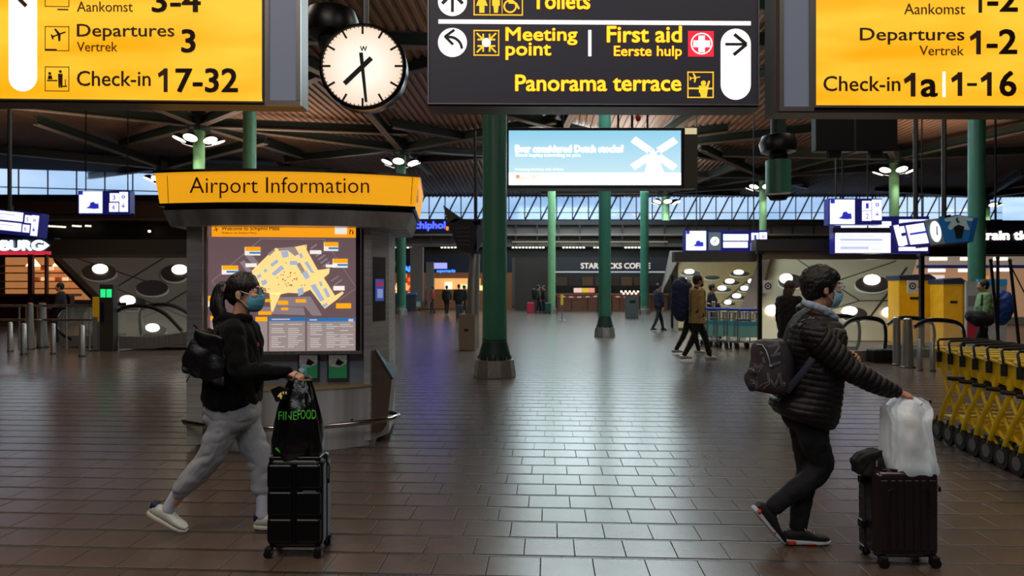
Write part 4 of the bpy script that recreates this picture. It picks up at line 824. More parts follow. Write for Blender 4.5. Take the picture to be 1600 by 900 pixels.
q('hands', BLACKM, z((598, 390), (606, 390), (606, 452), (612, 490), (602, 490), (598, 455)), .03)
q('blue_panel', mat('panel_blue', '1c5488', .4, emit=.3), z((635, 300), (860, 262), (1030, 285), (965, 560), (715, 585))); q('blue_side', mat('panel_blue2', '1a4470', .4, emit=.2), z((1040, 295), (1085, 290), (1020, 570), (975, 562)))
q('pale_figure', mat('panel_pale', '93a8ac', .5, emit=.2), z((695, 300), (770, 285), (860, 268), (950, 282), (1020, 298), (1008, 332), (940, 325), (980, 430), (930, 430), (880, 380), (830, 380), (760, 435), (735, 405), (775, 335), (705, 335)), .01)
q('crescent', mat('panel_ink', '2a4656', .5), z((840, 285), (818, 310), (838, 352), (870, 345), (845, 325)), .02); q('dark_niche', BLACKM, z((800, 395), (850, 372), (915, 395), (890, 525), (830, 530)), .02)
q('under_frame', mat('frame_bronze', '5a3c20', .4), z((500, 612), (700, 590), (965, 565), (965, 580), (700, 606), (500, 628)), .01, .4)
q('bracket', STEELD, z((700, 270), (770, 255), (770, 285), (700, 295)), 0, .2)
for x in (1440, 1485): p = pl.at(x, 340, -.2); mb = MB(); mb.cyl(p, (p.x, p.y, 10.56), .045, n=8); mb.build('hanger_rod', STEELD, t)
mb = MB(); p = P(15, 330, 13); t = thing('hanging_pole', 'thin dark pole hanging from the roof at the far left', 'pole', p); mb.cyl(p, (p.x, p.y, 10.56), .035, n=8); mb.cyl(p, (p.x, p.y, p.z+.1), .06, n=8); mb.build('rod', STEELD, t)
# train tickets sign and ticket hall at the right
pl = PL(18, 25, 0); t = px_thing('ticket_sign', 'black sign with white letters train tickets at the right edge', 'sign', pl, 1570, 398)
pbox(pl, t, 'board', mat('sign_black2', '100e1a', .4), 1528, 345, 1700, 398, 0, .3); mb = MB(); text(mb, 'train tickets', pl, 1531, 360, 1648, 375, off=.02, bold=.03, th=.02); mb.build('lettering', glow('white_letters2', 'fff8f4', 1.3), t, split=True)
for x in (1560, 1660): p = pl.at(x, 345, -.15); mb = MB(); mb.cyl(p, (p.x, p.y, 10.56), .04, n=6); mb.build('hanger_rod', BLACKM, t)
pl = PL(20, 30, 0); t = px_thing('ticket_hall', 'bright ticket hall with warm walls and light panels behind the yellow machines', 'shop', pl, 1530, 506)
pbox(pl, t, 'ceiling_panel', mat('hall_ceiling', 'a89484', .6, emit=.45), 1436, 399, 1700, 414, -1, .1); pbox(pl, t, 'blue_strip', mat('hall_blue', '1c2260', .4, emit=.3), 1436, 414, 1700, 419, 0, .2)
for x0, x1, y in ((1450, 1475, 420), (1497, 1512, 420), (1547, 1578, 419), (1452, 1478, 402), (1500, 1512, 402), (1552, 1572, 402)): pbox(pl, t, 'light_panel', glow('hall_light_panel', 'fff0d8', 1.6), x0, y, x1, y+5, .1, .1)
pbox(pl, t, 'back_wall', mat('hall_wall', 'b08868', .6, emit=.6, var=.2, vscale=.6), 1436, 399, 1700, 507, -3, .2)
for x0, y0, x1, y1, c_ in ((1457, 433, 1474, 444, 'c03038'), (1462, 444, 1474, 470, '303470'), (1572, 430, 1605, 470, 'f09818'), (1590, 455, 1605, 475, '40a040'), (1500, 428, 1530, 440, 'e8d8d0'), (1462, 470, 1474, 480, '9098a0')): pbox(pl, t, 'display_item', glow('item_'+c_, c_, .8), x0, y0, x1, y1, -2.4, .1)
pbox(pl, t, 'low_counter', mat('hall_counter', '807468', .5, emit=.12), 1510, 495, 1700, 506, .5, .5)
MACHY = mat('machine_yellow', 'cf9712', .42, emit=.14, var=.1)
for (x0, x1, y0, y1, Y, lb) in ((1405, 1461, 434, 538, 19.5, 'yellow ticket machine with blue top, left one behind the black sign pole'), (1474, 1510, 440, 545, 18.5, 'yellow ticket machine with grey roof, right one beside the wall map')):
    pl = PL((x0-800)/F*Y, Y, 0); t = px_thing('ticket_machine', lb, 'machine', pl, (x0+x1)/2, 450+CZ*F/Y, 'yellow ticket machines')
    yb = 450+CZ*F/Y
    w_ = x1-x0; mb = MB(); pl.poly(mb, [(x0, y0+2), (x1-4, y0), (x1, y0+(yb-y0)*.5), (x1-3, yb), (x0, yb)], 0, .6); mb.build('cabinet', MACHY, t, bevel=.02)
    mb = MB(); pl.poly(mb, [(x0-1, y0-3), (x1-10, y0-6), (x1, y0), (x1, y0+4), (x0-1, y0+4)], .04, .7); mb.build('roof', mat('machine_roof', '26304a' if x0 < 1450 else '5a5450', .5), t)
    pbox(pl, t, 'side_panel', mat('machine_amber', 'a06c10', .45, emit=.1), x1-6, y0+4, x1, yb-4, .01, .02); pbox(pl, t, 'slot', BLACKM, x0+w_*.3, y0+30, x0+w_*.6, y0+34, .015, .02)
pl = PL(12, 18, 0); t = px_thing('wall_map_panel', 'grey map panel with blue top and red lower edge behind the person with the blue backpack', 'board', pl, 1541, 543)
pbox(pl, t, 'panel', mat('map_panel', '8a8a88', .5, emit=.14, var=.25, vscale=3), 1510, 440, 1573, 543, 0, .08); pbox(pl, t, 'blue_top', mat('map_blue', '2672a0', .5, emit=.25), 1528, 436, 1573, 446, .02, .1); pbox(pl, t, 'red_field', mat('map_red', '8c2430', .5, emit=.15), 1511, 490, 1540, 530, .02, .03); pbox(pl, t, 'grey_shape', mat('map_grey', '6a6a70', .5, emit=.1), 1512, 462, 1530, 478, .02, .03)
# ================================================================= PEOPLE: tools
from mathutils.bvhtree import BVHTree
def cat(pts, rad, k=5):
    """Catmull-Rom through the joints, radii too"""
    P_ = [Vector(p) for p in pts]; n = len(P_); op, orr = [], []
    R_ = [r if isinstance(r, tuple) else (r, r) for r in rad]
    for i in range(n-1):
        a, b, c, d = P_[max(i-1, 0)], P_[i], P_[i+1], P_[min(i+2, n-1)]
        for j in range(k):
            t = j/k; op.append(.5*((2*b)+(c-a)*t+(2*a-5*b+4*c-d)*t*t+(3*b-a-3*c+d)*t*t*t)); s_ = t*t*(3-2*t)
            orr.append(tuple(R_[i][q]*(1-s_)+R_[i+1][q]*s_ for q in (0, 1)))
    op.append(P_[-1]); orr.append(R_[-1]); return op, orr
def limb(mb, pts, rad, n=16, k=5, side=None):
    op, orr = cat(pts, rad, k); m = len(op); rings = []; prev = None
    for i, p in enumerate(op):
        t = (op[min(i+1, m-1)]-op[max(i-1, 0)]).normalized()
        if side is not None: u = (Vector(side)-t*Vector(side).dot(t)).normalized()
        elif prev is None: u = Vector((0, 1, 0)) if abs(t.y) < .9 else Vector((1, 0, 0)); u = (u-t*u.dot(t)).normalized()
        else: u = (prev-t*prev.dot(t)).normalized()
        prev = u; v = t.cross(u); rings.append([p+u*math.cos(2*PI*j/n)*orr[i][0]+v*math.sin(2*PI*j/n)*orr[i][1] for j in range(n)])
    mb.loft(rings); mb.ball(op[0], min(orr[0])*.97, 12, 8); mb.ball(op[-1], min(orr[-1])*.97, 12, 8); return mb
def rings_bf(mb, levels, side, n=28, k=4, pw=1.0):
    """levels: (back point, front point, side radius); elliptical rings, smoothly interpolated"""
    B, Fr, S_ = [Vector(l[0]) for l in levels], [Vector(l[1]) for l in levels], [l[2] for l in levels]
    def cr_(A):
        out = []; m = len(A)
        for i in range(m-1):
            a, b, c, d = A[max(i-1, 0)], A[i], A[i+1], A[min(i+2, m-1)]
            for j in range(k): t = j/k; out.append(((b*2)+(c-a)*t+(a*2-b*5+c*4-d)*t*t+(b*3-a-c*3+d)*t*t*t)*.5)
        out.append(A[-1]); return out
    B, Fr, S_ = cr_(B), cr_(Fr), cr_(S_); rings = []; side = Vector(side)
    for b, f, s_ in zip(B, Fr, S_):
        c = (b+f)/2; h = (f-b)/2; ring = []
        for j in range(n):
            a = 2*PI*j/n; x, y = math.cos(a), math.sin(a)
            x = math.copysign(abs(x)**.85, x); y = math.copysign(abs(y)**.85, y); ring.append(c+h*x+side*s_*y)
        rings.append(ring)
    return mb.loft(rings)
def fuse(mb, name, m, root, vox=.006, it=3, disp=None, smooth=.5):
    """one continuous skin out of overlapping closed pieces"""
    o = root.location; r = root
    me = bpy.data.meshes.new('f'); me.from_pydata([(p[0]-o[0], p[1]-o[1], p[2]-o[2]) for p in mb.v], [], mb.f)
    bm = bmesh.new(); bm.from_mesh(me); bmesh.ops.recalc_face_normals(bm, faces=bm.faces); bm.to_mesh(me); bm.free()
    ob = bpy.data.objects.new('f', me); COL.objects.link(ob)
    q = ob.modifiers.new('r', 'REMESH'); q.mode = 'VOXEL'; q.voxel_size = vox; q.adaptivity = 0
    if it: q = ob.modifiers.new('s', 'SMOOTH'); q.factor = smooth; q.iterations = it
    me2 = bpy.data.meshes.new_from_object(ob.evaluated_get(bpy.context.evaluated_depsgraph_get())); bpy.data.objects.remove(ob)
    if disp:
        ns = [v.normal.copy() for v in me2.vertices]
        for v, n_ in zip(me2.vertices, ns): v.co += n_*disp(v.co+o, n_)
    me2.materials.clear(); me2.materials.append(m); me2.shade_smooth(); me2.name = name
    ob = bpy.data.objects.new(name, me2); COL.objects.link(ob); ob.parent = root; return ob
def fold(scale, amp, st=(1, 1, 1)):
    def f(p, n): return amp*(abs(noise.noise(Vector((p.x*scale*st[0], p.y*scale*st[1], p.z*scale*st[2]))))*2-.45)
    return f
class BV:
    """finds the point of a built mesh that is seen at a pixel; prints and stitching are laid on it"""
    def __init__(s, ob, root): 
        s.o = root.location; s.t = BVHTree.FromPolygons([v.co+s.o for v in ob.data.vertices], [tuple(p.vertices) for p in ob.data.polygons]); s.n = Vector((0, -1, 0)); s.last = None
    def at(s, px, py, off=0):
        d = Vector(((px-800)/F, 1, -(py-HY)/F)).normalized(); o = Vector((0, 0, CZ)); h = s.t.ray_cast(o, d)
        if h[0] is None:
            h2 = s.t.find_nearest(s.last if s.last else o+d*4.2); return h2[0]+s.n*off
        s.last = h[0]; return h[0]-d*off
    def line(s, mb, pts, r, off=.001):
        out = []
        for (x0, y0), (x1, y1) in zip(pts[:-1], pts[1:]):
            for k in range(4): out.append(s.at(x0+(x1-x0)*k/4, y0+(y1-y0)*k/4, off))
        out.append(s.at(*pts[-1], off)); return mb.tube(out, r, 5)
SKIN = mat('skin', 'd0997c', .5, var=.06, vscale=20); SKIN2 = mat('skin_tan', 'bd8668', .5, var=.06, vscale=20); HAIR = mat('hair_dark', '17100d', .45, bump=.5, bscale=120, stretch=(1, 1, .15)); HAIRB = mat('hair_black', '0d0b0b', .5, bump=.6, bscale=90)
def head(mb, c, f, k=1.0):
    c = Vector(c); f = Vector(f).normalized(); s_ = Vector((-f.y, f.x, 0)).normalized(); u = s_.cross(f)*-1; u = Vector((0, 0, 1)) if abs(u.z) > 1.1 else (f.cross(s_)); H = lambda a, b, z: c+f*a*k+s_*b*k+u*z*k
    def eb(a, b, z, ra, rb, rz):
        q = MB(); q.ball((0, 0, 0), (ra*k, rb*k, rz*k), 20, 12); o = H(a, b, z); mb.add([o+f*v[0]+s_*v[1]+u*v[2] for v in q.v], q.f)
    eb(-.012, 0, .025, .098, .075, .10); eb(.030, 0, -.045, .066, .058, .070); eb(.045, 0, .0, .053, .056, .06); eb(.066, 0, -.098, .026, .028, .022)
    mb.tube([H(.088, 0, .022), H(.102, 0, .0), H(.116, 0, -.024), H(.10, 0, -.034)], [.008*k, .010*k, .014*k, .010*k], 10)
    eb(.093, 0, .034, .012, .045, .012); eb(.094, 0, -.056, .012, .024, .007); eb(.092, 0, -.068, .012, .022, .007)
    for q in (-1, 1): eb(.072, q*.034, -.02, .03, .025, .025)
    for q in (-1, 1): eb(-.012, q*.076, -.012, .018, .009, .031); eb(-.004, q*.078, -.032, .010, .008, .012)
    return H
def hand(mb, wr, d, n, curls, thumb=1, k=1.0, spread=.0):
    """palm, four fingers of different length, a thumb from the side of the palm; n = back of the hand"""
    wr, d, n = Vector(wr), Vector(d).normalized(), Vector(n); n = (n-d*n.dot(d)).normalized(); s_ = d.cross(n)*thumb
    q = MB(); q.box((0, 0, 0), (.085*k, .078*k, .026*k)); c = wr+d*.05*k
    limb(mb, [wr-d*.03*k, wr+d*.02*k, wr+d*.06*k, wr+d*.088*k], [(.026*k, .020*k), (.032*k, .018*k), (.039*k, .016*k), (.038*k, .013*k)], 14, 3, side=s_)
    for i, (off, L) in enumerate(((.030, .068), (.010, .077), (-.011, .071), (-.031, .056))):
        b = wr+d*(.082-.004*abs(i-1))*k+s_*off*k; ang = 0; p = b; pts = [b-d*.02*k, b]; cu = curls[i]
        for seg, fr in ((.46, 1.0), (.30, 1.25), (.24, .9)):
            ang += cu*fr; dd = d*math.cos(ang)-n*math.sin(ang)+s_*spread*(1.5-i)*.3; p = p+dd*L*seg*k; pts.append(p)
        limb(mb, pts, [.010*k, .0098*k, .0088*k, .008*k, .0066*k], 10, 3)
    t0 = wr+d*.022*k+s_*.026*k; t1 = t0+(d*.55+s_*.65-n*.25)*.036*k; t2 = t1+(d*.8+s_*.25-n*.5*curls[4])*.032*k; t3 = t2+(d*.8-s_*.25*curls[4]-n*.5*curls[4])*.026*k
    limb(mb, [t0, t1, t2, t3], [.015*k, .012*k, .010*k, .0078*k], 10, 3)
def face_mask(root, H, m, k=1):
    lv = [(.012, .106, .030), (-.006, .116, .052), (-.028, .127, .062), (-.052, .124, .066), (-.078, .117, .064), (-.100, .104, .055), (-.116, .084, .040)]; rings = []
    for z, fx, sw in lv:
        ring = []
        for j in range(21):
            a = (-1+2*j/20)*1.38; ring.append(H(.028+(fx-.028)*math.cos(a)+.0015*math.sin(z*420), sw*math.sin(a)*1.03, z))
        rings.append(ring)
    mb = MB(); mb.loft(rings, cap=False, closed=False); o = mb.build('face_mask', m, root, smooth=True, solid=.003); 
    mb = MB()
    for z in (-.018, -.045, -.072): mb.tube([H(.030+(.127-.028-.002)*math.cos(a), .0645*math.sin(a)*1.03, z) for a in [(-1+2*j/16)*1.2 for j in range(17)]], .0012, 5)
    mb.build('pleat', mat('mask_pleat', '5a94b0', .7), o)
    for q in (-1, 1):
        mb = MB(); mb.tube([H(.056, q*.066, -.004), H(.03, q*.076, .004), H(.0, q*.080, .016), H(-.022, q*.082, -.004), H(-.014, q*.083, -.030), H(.02, q*.074, -.055), H(.050, q*.062, -.090)], .0017, 6); mb.build('ear_loop', mat('loop_white', 'e8eef0', .6), o)
def glasses(root, H, m):
    mb = MB()
    for q in (-1, 1):
        pts = [H(.110+.004*math.cos(a)*0, q*(.034+.026*math.cos(a)), .016+.019*math.sin(a)) for a in [2*PI*i/16 for i in range(16)]]
        mb.tube(pts, .0019, 6, closed=True); mb.tube([H(.110, q*.060, .022), H(.07, q*.074, .020), H(.0, q*.080, .016), H(-.02, q*.080, .004)], .0018, 6)
    mb.tube([H(.111, -.008, .02), H(.114, 0, .022), H(.111, .008, .02)], .0018, 6); o = mb.build('glasses', m, root)
    mb = MB()
    for q in (-1, 1): mb.loft([[H(.1095, q*(.034+.024*math.cos(a)), .016+.017*math.sin(a)) for a in [2*PI*i/16 for i in range(16)]], [H(.1105, q*(.034+.024*math.cos(a)), .016+.017*math.sin(a)) for a in [2*PI*i/16 for i in range(16)]]])
    mb.build('lens', mat('lens_glass', 'c8d4da', .05, alpha=.3, spec=1), o)
def eyes(root, H):
    for q in (-1, 1):
        mb = MB(); mb.ball(H(.086, q*.033, .014), .0125, 14, 10); e = mb.build('eye', mat('eye_white', 'd8d0c8', .3), root, smooth=True)
        mb = MB(); mb.ball(H(.0945, q*.034, .014), .006, 10, 8); mb.build('iris', mat('iris_dark', '1a0f0a', .2), e, smooth=True)
        mb = MB(); mb.tube([H(.097, q*.018, .032), H(.099, q*.034, .038), H(.088, q*.054, .034)], .0032, 6); mb.build('eyebrow', HAIR, root)
def shoe(root, heel, toe, up, L, w_, ms, mu, maccent, ankle, name='shoe', chunky=.035, low=False, tab=None):
    """heel, toe: ends of the sole line; up: direction out of the shoe"""
    heel, toe = Vector(heel), Vector(toe); a = (toe-heel).normalized(); L = (toe-heel).length; up = Vector(up); up = (up-a*up.dot(a)).normalized(); s_ = a.cross(up)
    Q = lambda x, y, z: heel+a*x*L+s_*y*w_+up*z
    def sect(prof):
        rings = []
        for x, hw, z0, z1 in prof: rings.append([Q(x, hw*math.cos(t), (z0+z1)/2+(z1-z0)/2*(math.copysign(abs(math.sin(t))**.6, math.sin(t)))) for t in [2*PI*j/20 for j in range(20)]])
        return rings
    mb = MB(); mb.loft(sect([(-.01, .20, .012, chunky), (.03, .36, .004, chunky+.004), (.2, .42, .0, chunky), (.45, .42, .002, chunky-.006), (.72, .50, .0, chunky-.008), (.9, .42, .003, chunky-.010), (.99, .2, .012, chunky-.012)])); so = mb.build('sole', ms, root, smooth=True)
    so.name = name+'_sole' if False else 'shoe_sole'
    mb = MB(); mb.loft(sect([(.02, .26, chunky-.01, .075), (.08, .34, chunky-.01, .088), (.22, .36, chunky-.012, .090), (.36, .38, chunky-.012, .098), (.5, .40, chunky-.012, .082), (.68, .45, chunky-.012, .060), (.85, .42, chunky-.012, .052), (.96, .22, chunky-.012, .040)])); u_ = mb.build('shoe', mu, root, smooth=True)
    if maccent:
        mb = MB(); mb.loft(sect([(-.005, .22, .05, .10), (.04, .33, .045, .104), (.12, .36, .075, .100)])); mb.build('heel_tab', maccent, u_, smooth=True)
    mb = MB()
    for i in range(4): x = .42+.07*i; z = .096-.011*i; mb.tube([Q(x, -.22, z-.012), Q(x+.02, 0, z+.004), Q(x, .22, z-.012)], .0035, 6)
    mb.tube([Q(.40, 0, .10), Q(.36, .3, .115), Q(.42, .35, .09)], .003, 6); mb.tube([Q(.40, 0, .10), Q(.36, -.3, .115), Q(.42, -.35, .09)], .003, 6)
    mb.build('shoelace', mat('lace_grey', 'c8ccc8', .6) if not low else mat('lace_pale', 'd0b8b0', .6), u_); return u_
# ================================================================= WOMAN WITH BLACK SUITCASE
WY = 4.41
def W(px, py, dy=0): return P(px, py, WY+dy)
wo = thing('person', 'woman in black hoodie and grey joggers, face mask and ponytail, pushing a black suitcase', 'person', (W(370, 830).x, WY, 0))
SD = (0, 1, 0)
hc = W(383, 458); mb = MB(); Hw = head(mb, hc, (1, -.05, -.02), 1.0)
limb(mb, [W(374, 520), W(376, 500), W(379, 474)], [.06, .052, .050], side=SD)
rings_bf(mb, [(W(346, 512), W(392, 512), .13), (W(338, 540), W(398, 545), .17), (W(338, 590), W(394, 590), .15), (W(334, 640), W(396, 640), .17), (W(340, 660), W(392, 660), .15)], SD)
limb(mb, [W(362, 520, -.13), W(366, 522, -.17), W(374, 578, -.215), W(412, 585, -.225), W(449, 583, -.225)], [.045, .048, .040, .036, .027], side=SD)
limb(mb, [W(362, 520, .13), W(366, 522, .17), W(362, 578, .215), W(372, 610, .225), W(380, 632, .22)], [.045, .048, .040, .036, .027])
hand(mb, W(452, 583, -.225), (1, -.10, -.32), (.3, -.15, 1), (.75, .8, .85, .9, .9), thumb=-1, k=1.0)
hand(mb, W(381, 634, .22), (.3, 0, -1), (.2, 1, 0), (.4, .45, .5, .5, .4), thumb=1, k=.95)
for hp, kn, an, dy in ((W(362, 640, -.08), W(327, 716, -.075), W(264, 794, -.05), -1), (W(372, 640, .08), W(408, 716, .06), W(410, 806, .03), 1)):
    limb(mb, [hp, (hp+kn)/2, kn, kn*.6+an*.4, an], [.075, .062, .045, .042, .032])
fuse(mb, 'body', SKIN, wo, .0045, 3)
eyes(wo, Hw); face_mask(wo, Hw, mat('mask_blue', '5eaac6', .65)); glasses(wo, Hw, mat('glasses_dark', '1c1614', .3, .5))
mb = MB()
def hb(H, a, b, z, ra, rb, rz):
    q = MB(); q.ball((0, 0, 0), (ra, rb, rz), 20, 12); o = H(a, b, z); mb.add([o+Vector(v) for v in q.v], q.f)
hb(Hw, -.017, 0, .040, .104, .084, .100); hb(Hw, -.058, 0, -.015, .060, .068, .07); hb(Hw, -.115, 0, .045, .035, .03, .03)
limb(mb, [Hw(-.10, -.01, .045), Hw(-.145, -.015, .040), Hw(-.168, -.02, -.01), Hw(-.170, -.03, -.09), Hw(-.150, -.035, -.155), Hw(-.155, -.035, -.20)], [.026, .034, .036, .042, .030, .008])
limb(mb, [Hw(-.13, -.03, .02), Hw(-.14, -.05, -.06), Hw(-.12, -.06, -.14), Hw(-.15, -.05, -.19)], [.025, .030, .030, .006])
fuse(mb, 'hair', HAIR, wo, .0055, 2, fold(45, .004, (1, 1, .25)))
mb = MB(); mb.tube([Hw(-.105, -.052, .055), Hw(-.108, -.058, .03), Hw(-.115, -.056, .008)], .006, 8); mb.build('hair_clip', mat('clip_pink', 'b89a98', .3, .3), wo, smooth=True)
mb = MB(); mb.ball(Hw(.0, -.088, -.036), .004, 8, 6); mb.build('earring', CHROME, wo, smooth=True)
HOOD = mat('hoodie_black', '070607', .9, bump=.3, bscale=200, sheen=.04, spec=.2)
mb = MB()
rings_bf(mb, [(W(356, 496), W(393, 497), .075), (W(350, 500), W(400, 508), .125), (W(341, 512), W(403, 520), .185), (W(336, 540), W(406, 545), .205), (W(328, 575), W(405, 578), .21), (W(324, 605), W(405, 608), .215), (W(322, 620), W(404, 625), .21), (W(326, 628), W(398, 634), .20), (W(336, 632), W(388, 640), .185)], SD)
limb(mb, [W(364, 515, -.12), W(364, 519, -.165), W(368, 552, -.20), W(376, 580, -.215), W(398, 582, -.22), W(428, 582, -.225), W(450, 582, -.225)], [.07, .076, .072, .066, .058, .046, .034], side=SD)
limb(mb, [W(364, 515, .12), W(364, 519, .165), W(358, 552, .20), W(360, 582, .215), W(370, 606, .22), W(378, 628, .22)], [.07, .072, .066, .058, .046, .034])
limb(mb, [W(391, 497, -.045), W(372, 497, -.085), W(352, 496, -.06), W(344, 503, 0), W(352, 496, .06), W(372, 497, .085), W(391, 497, .045)], [.022, .026, .034, .042, .034, .026, .022])
limb(mb, [W(352, 505, -.05), W(345, 512, 0), W(352, 505, .05)], [.04, .05, .04])
limb(mb, [W(400, 575, -.06), W(404, 592, -.05), W(402, 606, -.03)], [.03, .032, .03])
fuse(mb, 'hoodie', HOOD, wo, .006, 4, fold(13, .011, (1, 1, .7)))
mb = MB(); mb.tube([W(403, 535, -.08), W(404, 541, -.08)], .006, 6); mb.build('red_logo', mat('logo_red', 'a0303c', .6), wo)
JOG = mat('jogger_grey', 'a2a5ac', .9, bump=.4, bscale=260, var=.12, vscale=8, sheen=.1)
mb = MB(); rings_bf(mb, [(W(332, 612), W(396, 612), .17), (W(324, 636), W(404, 632), .18), (W(324, 655), W(404, 650), .175), (W(338, 675), W(392, 668), .14)], SD)
limb(mb, [W(356, 640, -.075), W(345, 680, -.08), W(326, 718, -.075), W(303, 744, -.065), W(285, 763, -.06), W(279, 770, -.058)], [(.11, .105), (.10, .092), (.085, .080), (.078, .076), (.062, .060), (.048, .048)], side=SD)
limb(mb, [W(376, 640, .075), W(390, 680, .07), W(405, 718, .06), W(407, 745, .05), W(409, 765, .04), W(410, 773, .035)], [(.11, .10), (.10, .088), (.08, .078), (.068, .068), (.055, .055), (.044, .044)], side=SD)
fuse(mb, 'trousers', JOG, wo, .006, 4, fold(9, .009, (1, 1, 1.5)))
SOCK = mat('sock_white', 'c4c8d8', .8, bump=.3, bscale=200)
for pts in ([W(283, 762, -.06), W(270, 782, -.055), W(263, 796, -.05)], [W(410, 768, .035), W(410, 790, .03), W(410, 806, .03)]):
    mb = MB(); limb(mb, pts, [.040, .038, .042]); fuse(mb, 'sock', SOCK, wo, .006, 2)
WSH = mat('shoe_white', 'c2c8bc', .5, bump=.05); WSO = mat('sole_white', 'c4bfae', .55); NAVYT = mat('navy_tab', '1c1c48', .6)
g1 = W(291, 832, -.05); g1.z = .002; h1 = W(230, 804, -.05)
shoe(wo, h1, g1+Vector((0, 0, .0)), (.5, 0, 1), .28, .105, WSO, WSH, NAVYT, None)
g2 = W(464, 830, .03); g2.z = .001; h2 = W(398, 830, .03); h2.z = .001
shoe(wo, h2, g2, (0, 0, 1), .28, .105, WSO, WSH, NAVYT, None)
# tote bag on her back
t = thing('shoulder_bag', 'soft black leather shoulder bag hanging behind the woman in the hoodie', 'bag', W(312, 597, -.2))
mb = MB(); pl_ = [(306, 514), (322, 519), (346, 528), (352, 560), (350, 604), (330, 600), (308, 593), (286, 583), (281, 572), (286, 556), (296, 534)]
mb.prism([P(x, y, WY-.27) for x, y in pl_], (0, .16, 0)); bag = fuse(mb, 'bag_body', mat('leather_black', '0c0b10', .42, bump=.35, bscale=60), t, .007, 9, fold(9, .02)); 
mb = MB(); mb.tube([P(310, 516, WY-.2), P(305, 509, WY-.2), P(302, 508, WY-.2)], .006, 6); mb.tube([P(335, 524, WY-.19), P(346, 510, WY-.18), P(357, 501, WY-.12), P(366, 498, WY+.0)], .010, 8, flat=.5); mb.build('strap', MATS['leather_black'], t)
# ================================================================= BLACK SUITCASE
def wheelset(root, pts, r, m=BLACK):
    for p in pts:
        mb = MB(); mb.cyl((p[0], p[1]-.012, r), (p[0], p[1]+.012, r), r, r, 18); mb.cyl((p[0]+.03*0, p[1]-.028, r), (p[0], p[1]-.014, r), r, r, 18); w_ = mb.build('wheel', m, root, smooth=True, autos=50)
        mb = MB(); mb.box((p[0], p[1]-.002, r*1.9), (.04, .05, r*1.1)); mb.build('wheel_fork', BLACKM, w_, bevel=.006)
GLB = mat('gloss_black', '07080b', .3, spec=.35, bump=.05, bscale=5)
a, b = P(413, 865, 3.97), P(504, 865, 3.97); sx0, sx1 = a.x, b.x; cx = (sx0+sx1)/2; wd = sx1-sx0
t = thing('suitcase', 'glossy black hard-shell suitcase with square raised panels on four wheels', 'suitcase', (cx, 4.09, 0))
Z0, Z1 = .045, .568
mb = MB(); mb.box((cx, 4.09, (Z0+Z1)/2), (wd-.012, .235, Z1-Z0)); mb.build('shell', GLB, t, bevel=.045, seg=5)
mb = MB(); mb.box((cx, 4.09, (Z0+Z1)/2), (wd-.004, .02, Z1-Z0+.008)); mb.build('zip_band', BLACKM, t, bevel=.009)
for i in range(2):
    for j in range(3):
        zc = Z0+.035+(.148+.008)*j+.074; mb = MB(); mb.box((cx+(-.5+i)*(wd*.475), 3.985, zc), (wd*.44, .05, .142)); mb.build('raised_panel', GLB, t, bevel=.02, seg=4)
    mb = MB(); mb.box((cx+(-.5+i)*(wd*.475), 4.04, Z1-.006), (wd*.42, .11, .03)); mb.build('top_panel', GLB, t, bevel=.012, seg=3)
wheelset(t, [(cx-.145, 3.985), (cx+.14, 3.985), (cx-.145, 4.19), (cx+.14, 4.19)], .024)
mb = MB(); mb.tube([(cx-.07, 4.1, Z1), (cx-.065, 4.1, Z1+.03), (cx+.065, 4.1, Z1+.03), (cx+.07, 4.1, Z1)], .009, 8); mb.build('top_handle', BLACK, t, smooth=True)
hx = P(465, 592, 4.19).x; zt = P(470, 592, 4.19).z
for q in (-1, 1): mb = MB(); mb.cyl((hx+.012+q*.06, 4.19, Z1-.03), (hx+.012+q*.06, 4.19, zt), .008, n=10); mb.build('telescopic_tube', STEEL, t, smooth=True)
mb = MB(); mb.tube([(hx-.065, 4.19, zt), (hx-.04, 4.19, zt+.012), (hx+.06, 4.19, zt+.012), (hx+.088, 4.19, zt)], .013, 10); mb.build('pull_grip', mat('grip_grey', '4c4a4c', .4), t, smooth=True)
mb = MB(); mb.tube([(sx1-.004, 4.06, .54), (sx1+.016, 4.06, .50), (sx1+.014, 4.06, .43)], .006, 8); mb.build('chrome_zip_pull', CHROME, t, smooth=True); mb = MB(); mb.box((sx1+.012, 4.06, .42), (.014, .02, .03)); mb.build('padlock', BLACK, t, bevel=.003)
mb = MB(); mb.box((cx+.095, 3.957, .385), (.075, .004, .010)); mb.build('name_plate', mat('plate_silver', '8c8c90', .3, .7), t)
# ================================================================= BLACK CARRIER BAG
t = thing('carrier_bag', 'crumpled black plastic carrier bag with green lettering on top of the black suitcase', 'bag', P(466, 716, 4.07))
def crumple(levels, Y0, D, n=48, amp=.012, seed=0, vfold=9):
    rings = []; m = len(levels)
    for i, (xl, xr, y, dk) in enumerate(levels):
        c = P((xl+xr)/2, y, Y0); hw = (P(xr, y, Y0)-P(xl, y, Y0)).x/2; ring = []
        for j in range(n):
            a = 2*PI*j/n; ca, sa = math.cos(a), math.sin(a); ca = math.copysign(abs(ca)**.6, ca); sa = math.copysign(abs(sa)**.6, sa)
            f = amp*noise.noise(Vector((a*vfold/6.28*1.6+seed, c.z*3.0, seed)))*2+amp*.6*noise.noise(Vector((ca*8+seed, sa*8, c.z*14)))
            ring.append((c.x+ca*(hw+f*.4), c.y+sa*(D*dk/2+f), c.z+f*.25))
        rings.append(ring)
    return rings
def lerp_levels(lv, k=5):
    out = []
    for a, b in zip(lv[:-1], lv[1:]):
        for j in range(k): out.append(tuple(a[q]+(b[q]-a[q])*j/k for q in range(4)))
    out.append(lv[-1]); return out
PBK = mat('plastic_black', '0a0a0c', .24, spec=.6, bump=.5, bscale=18)
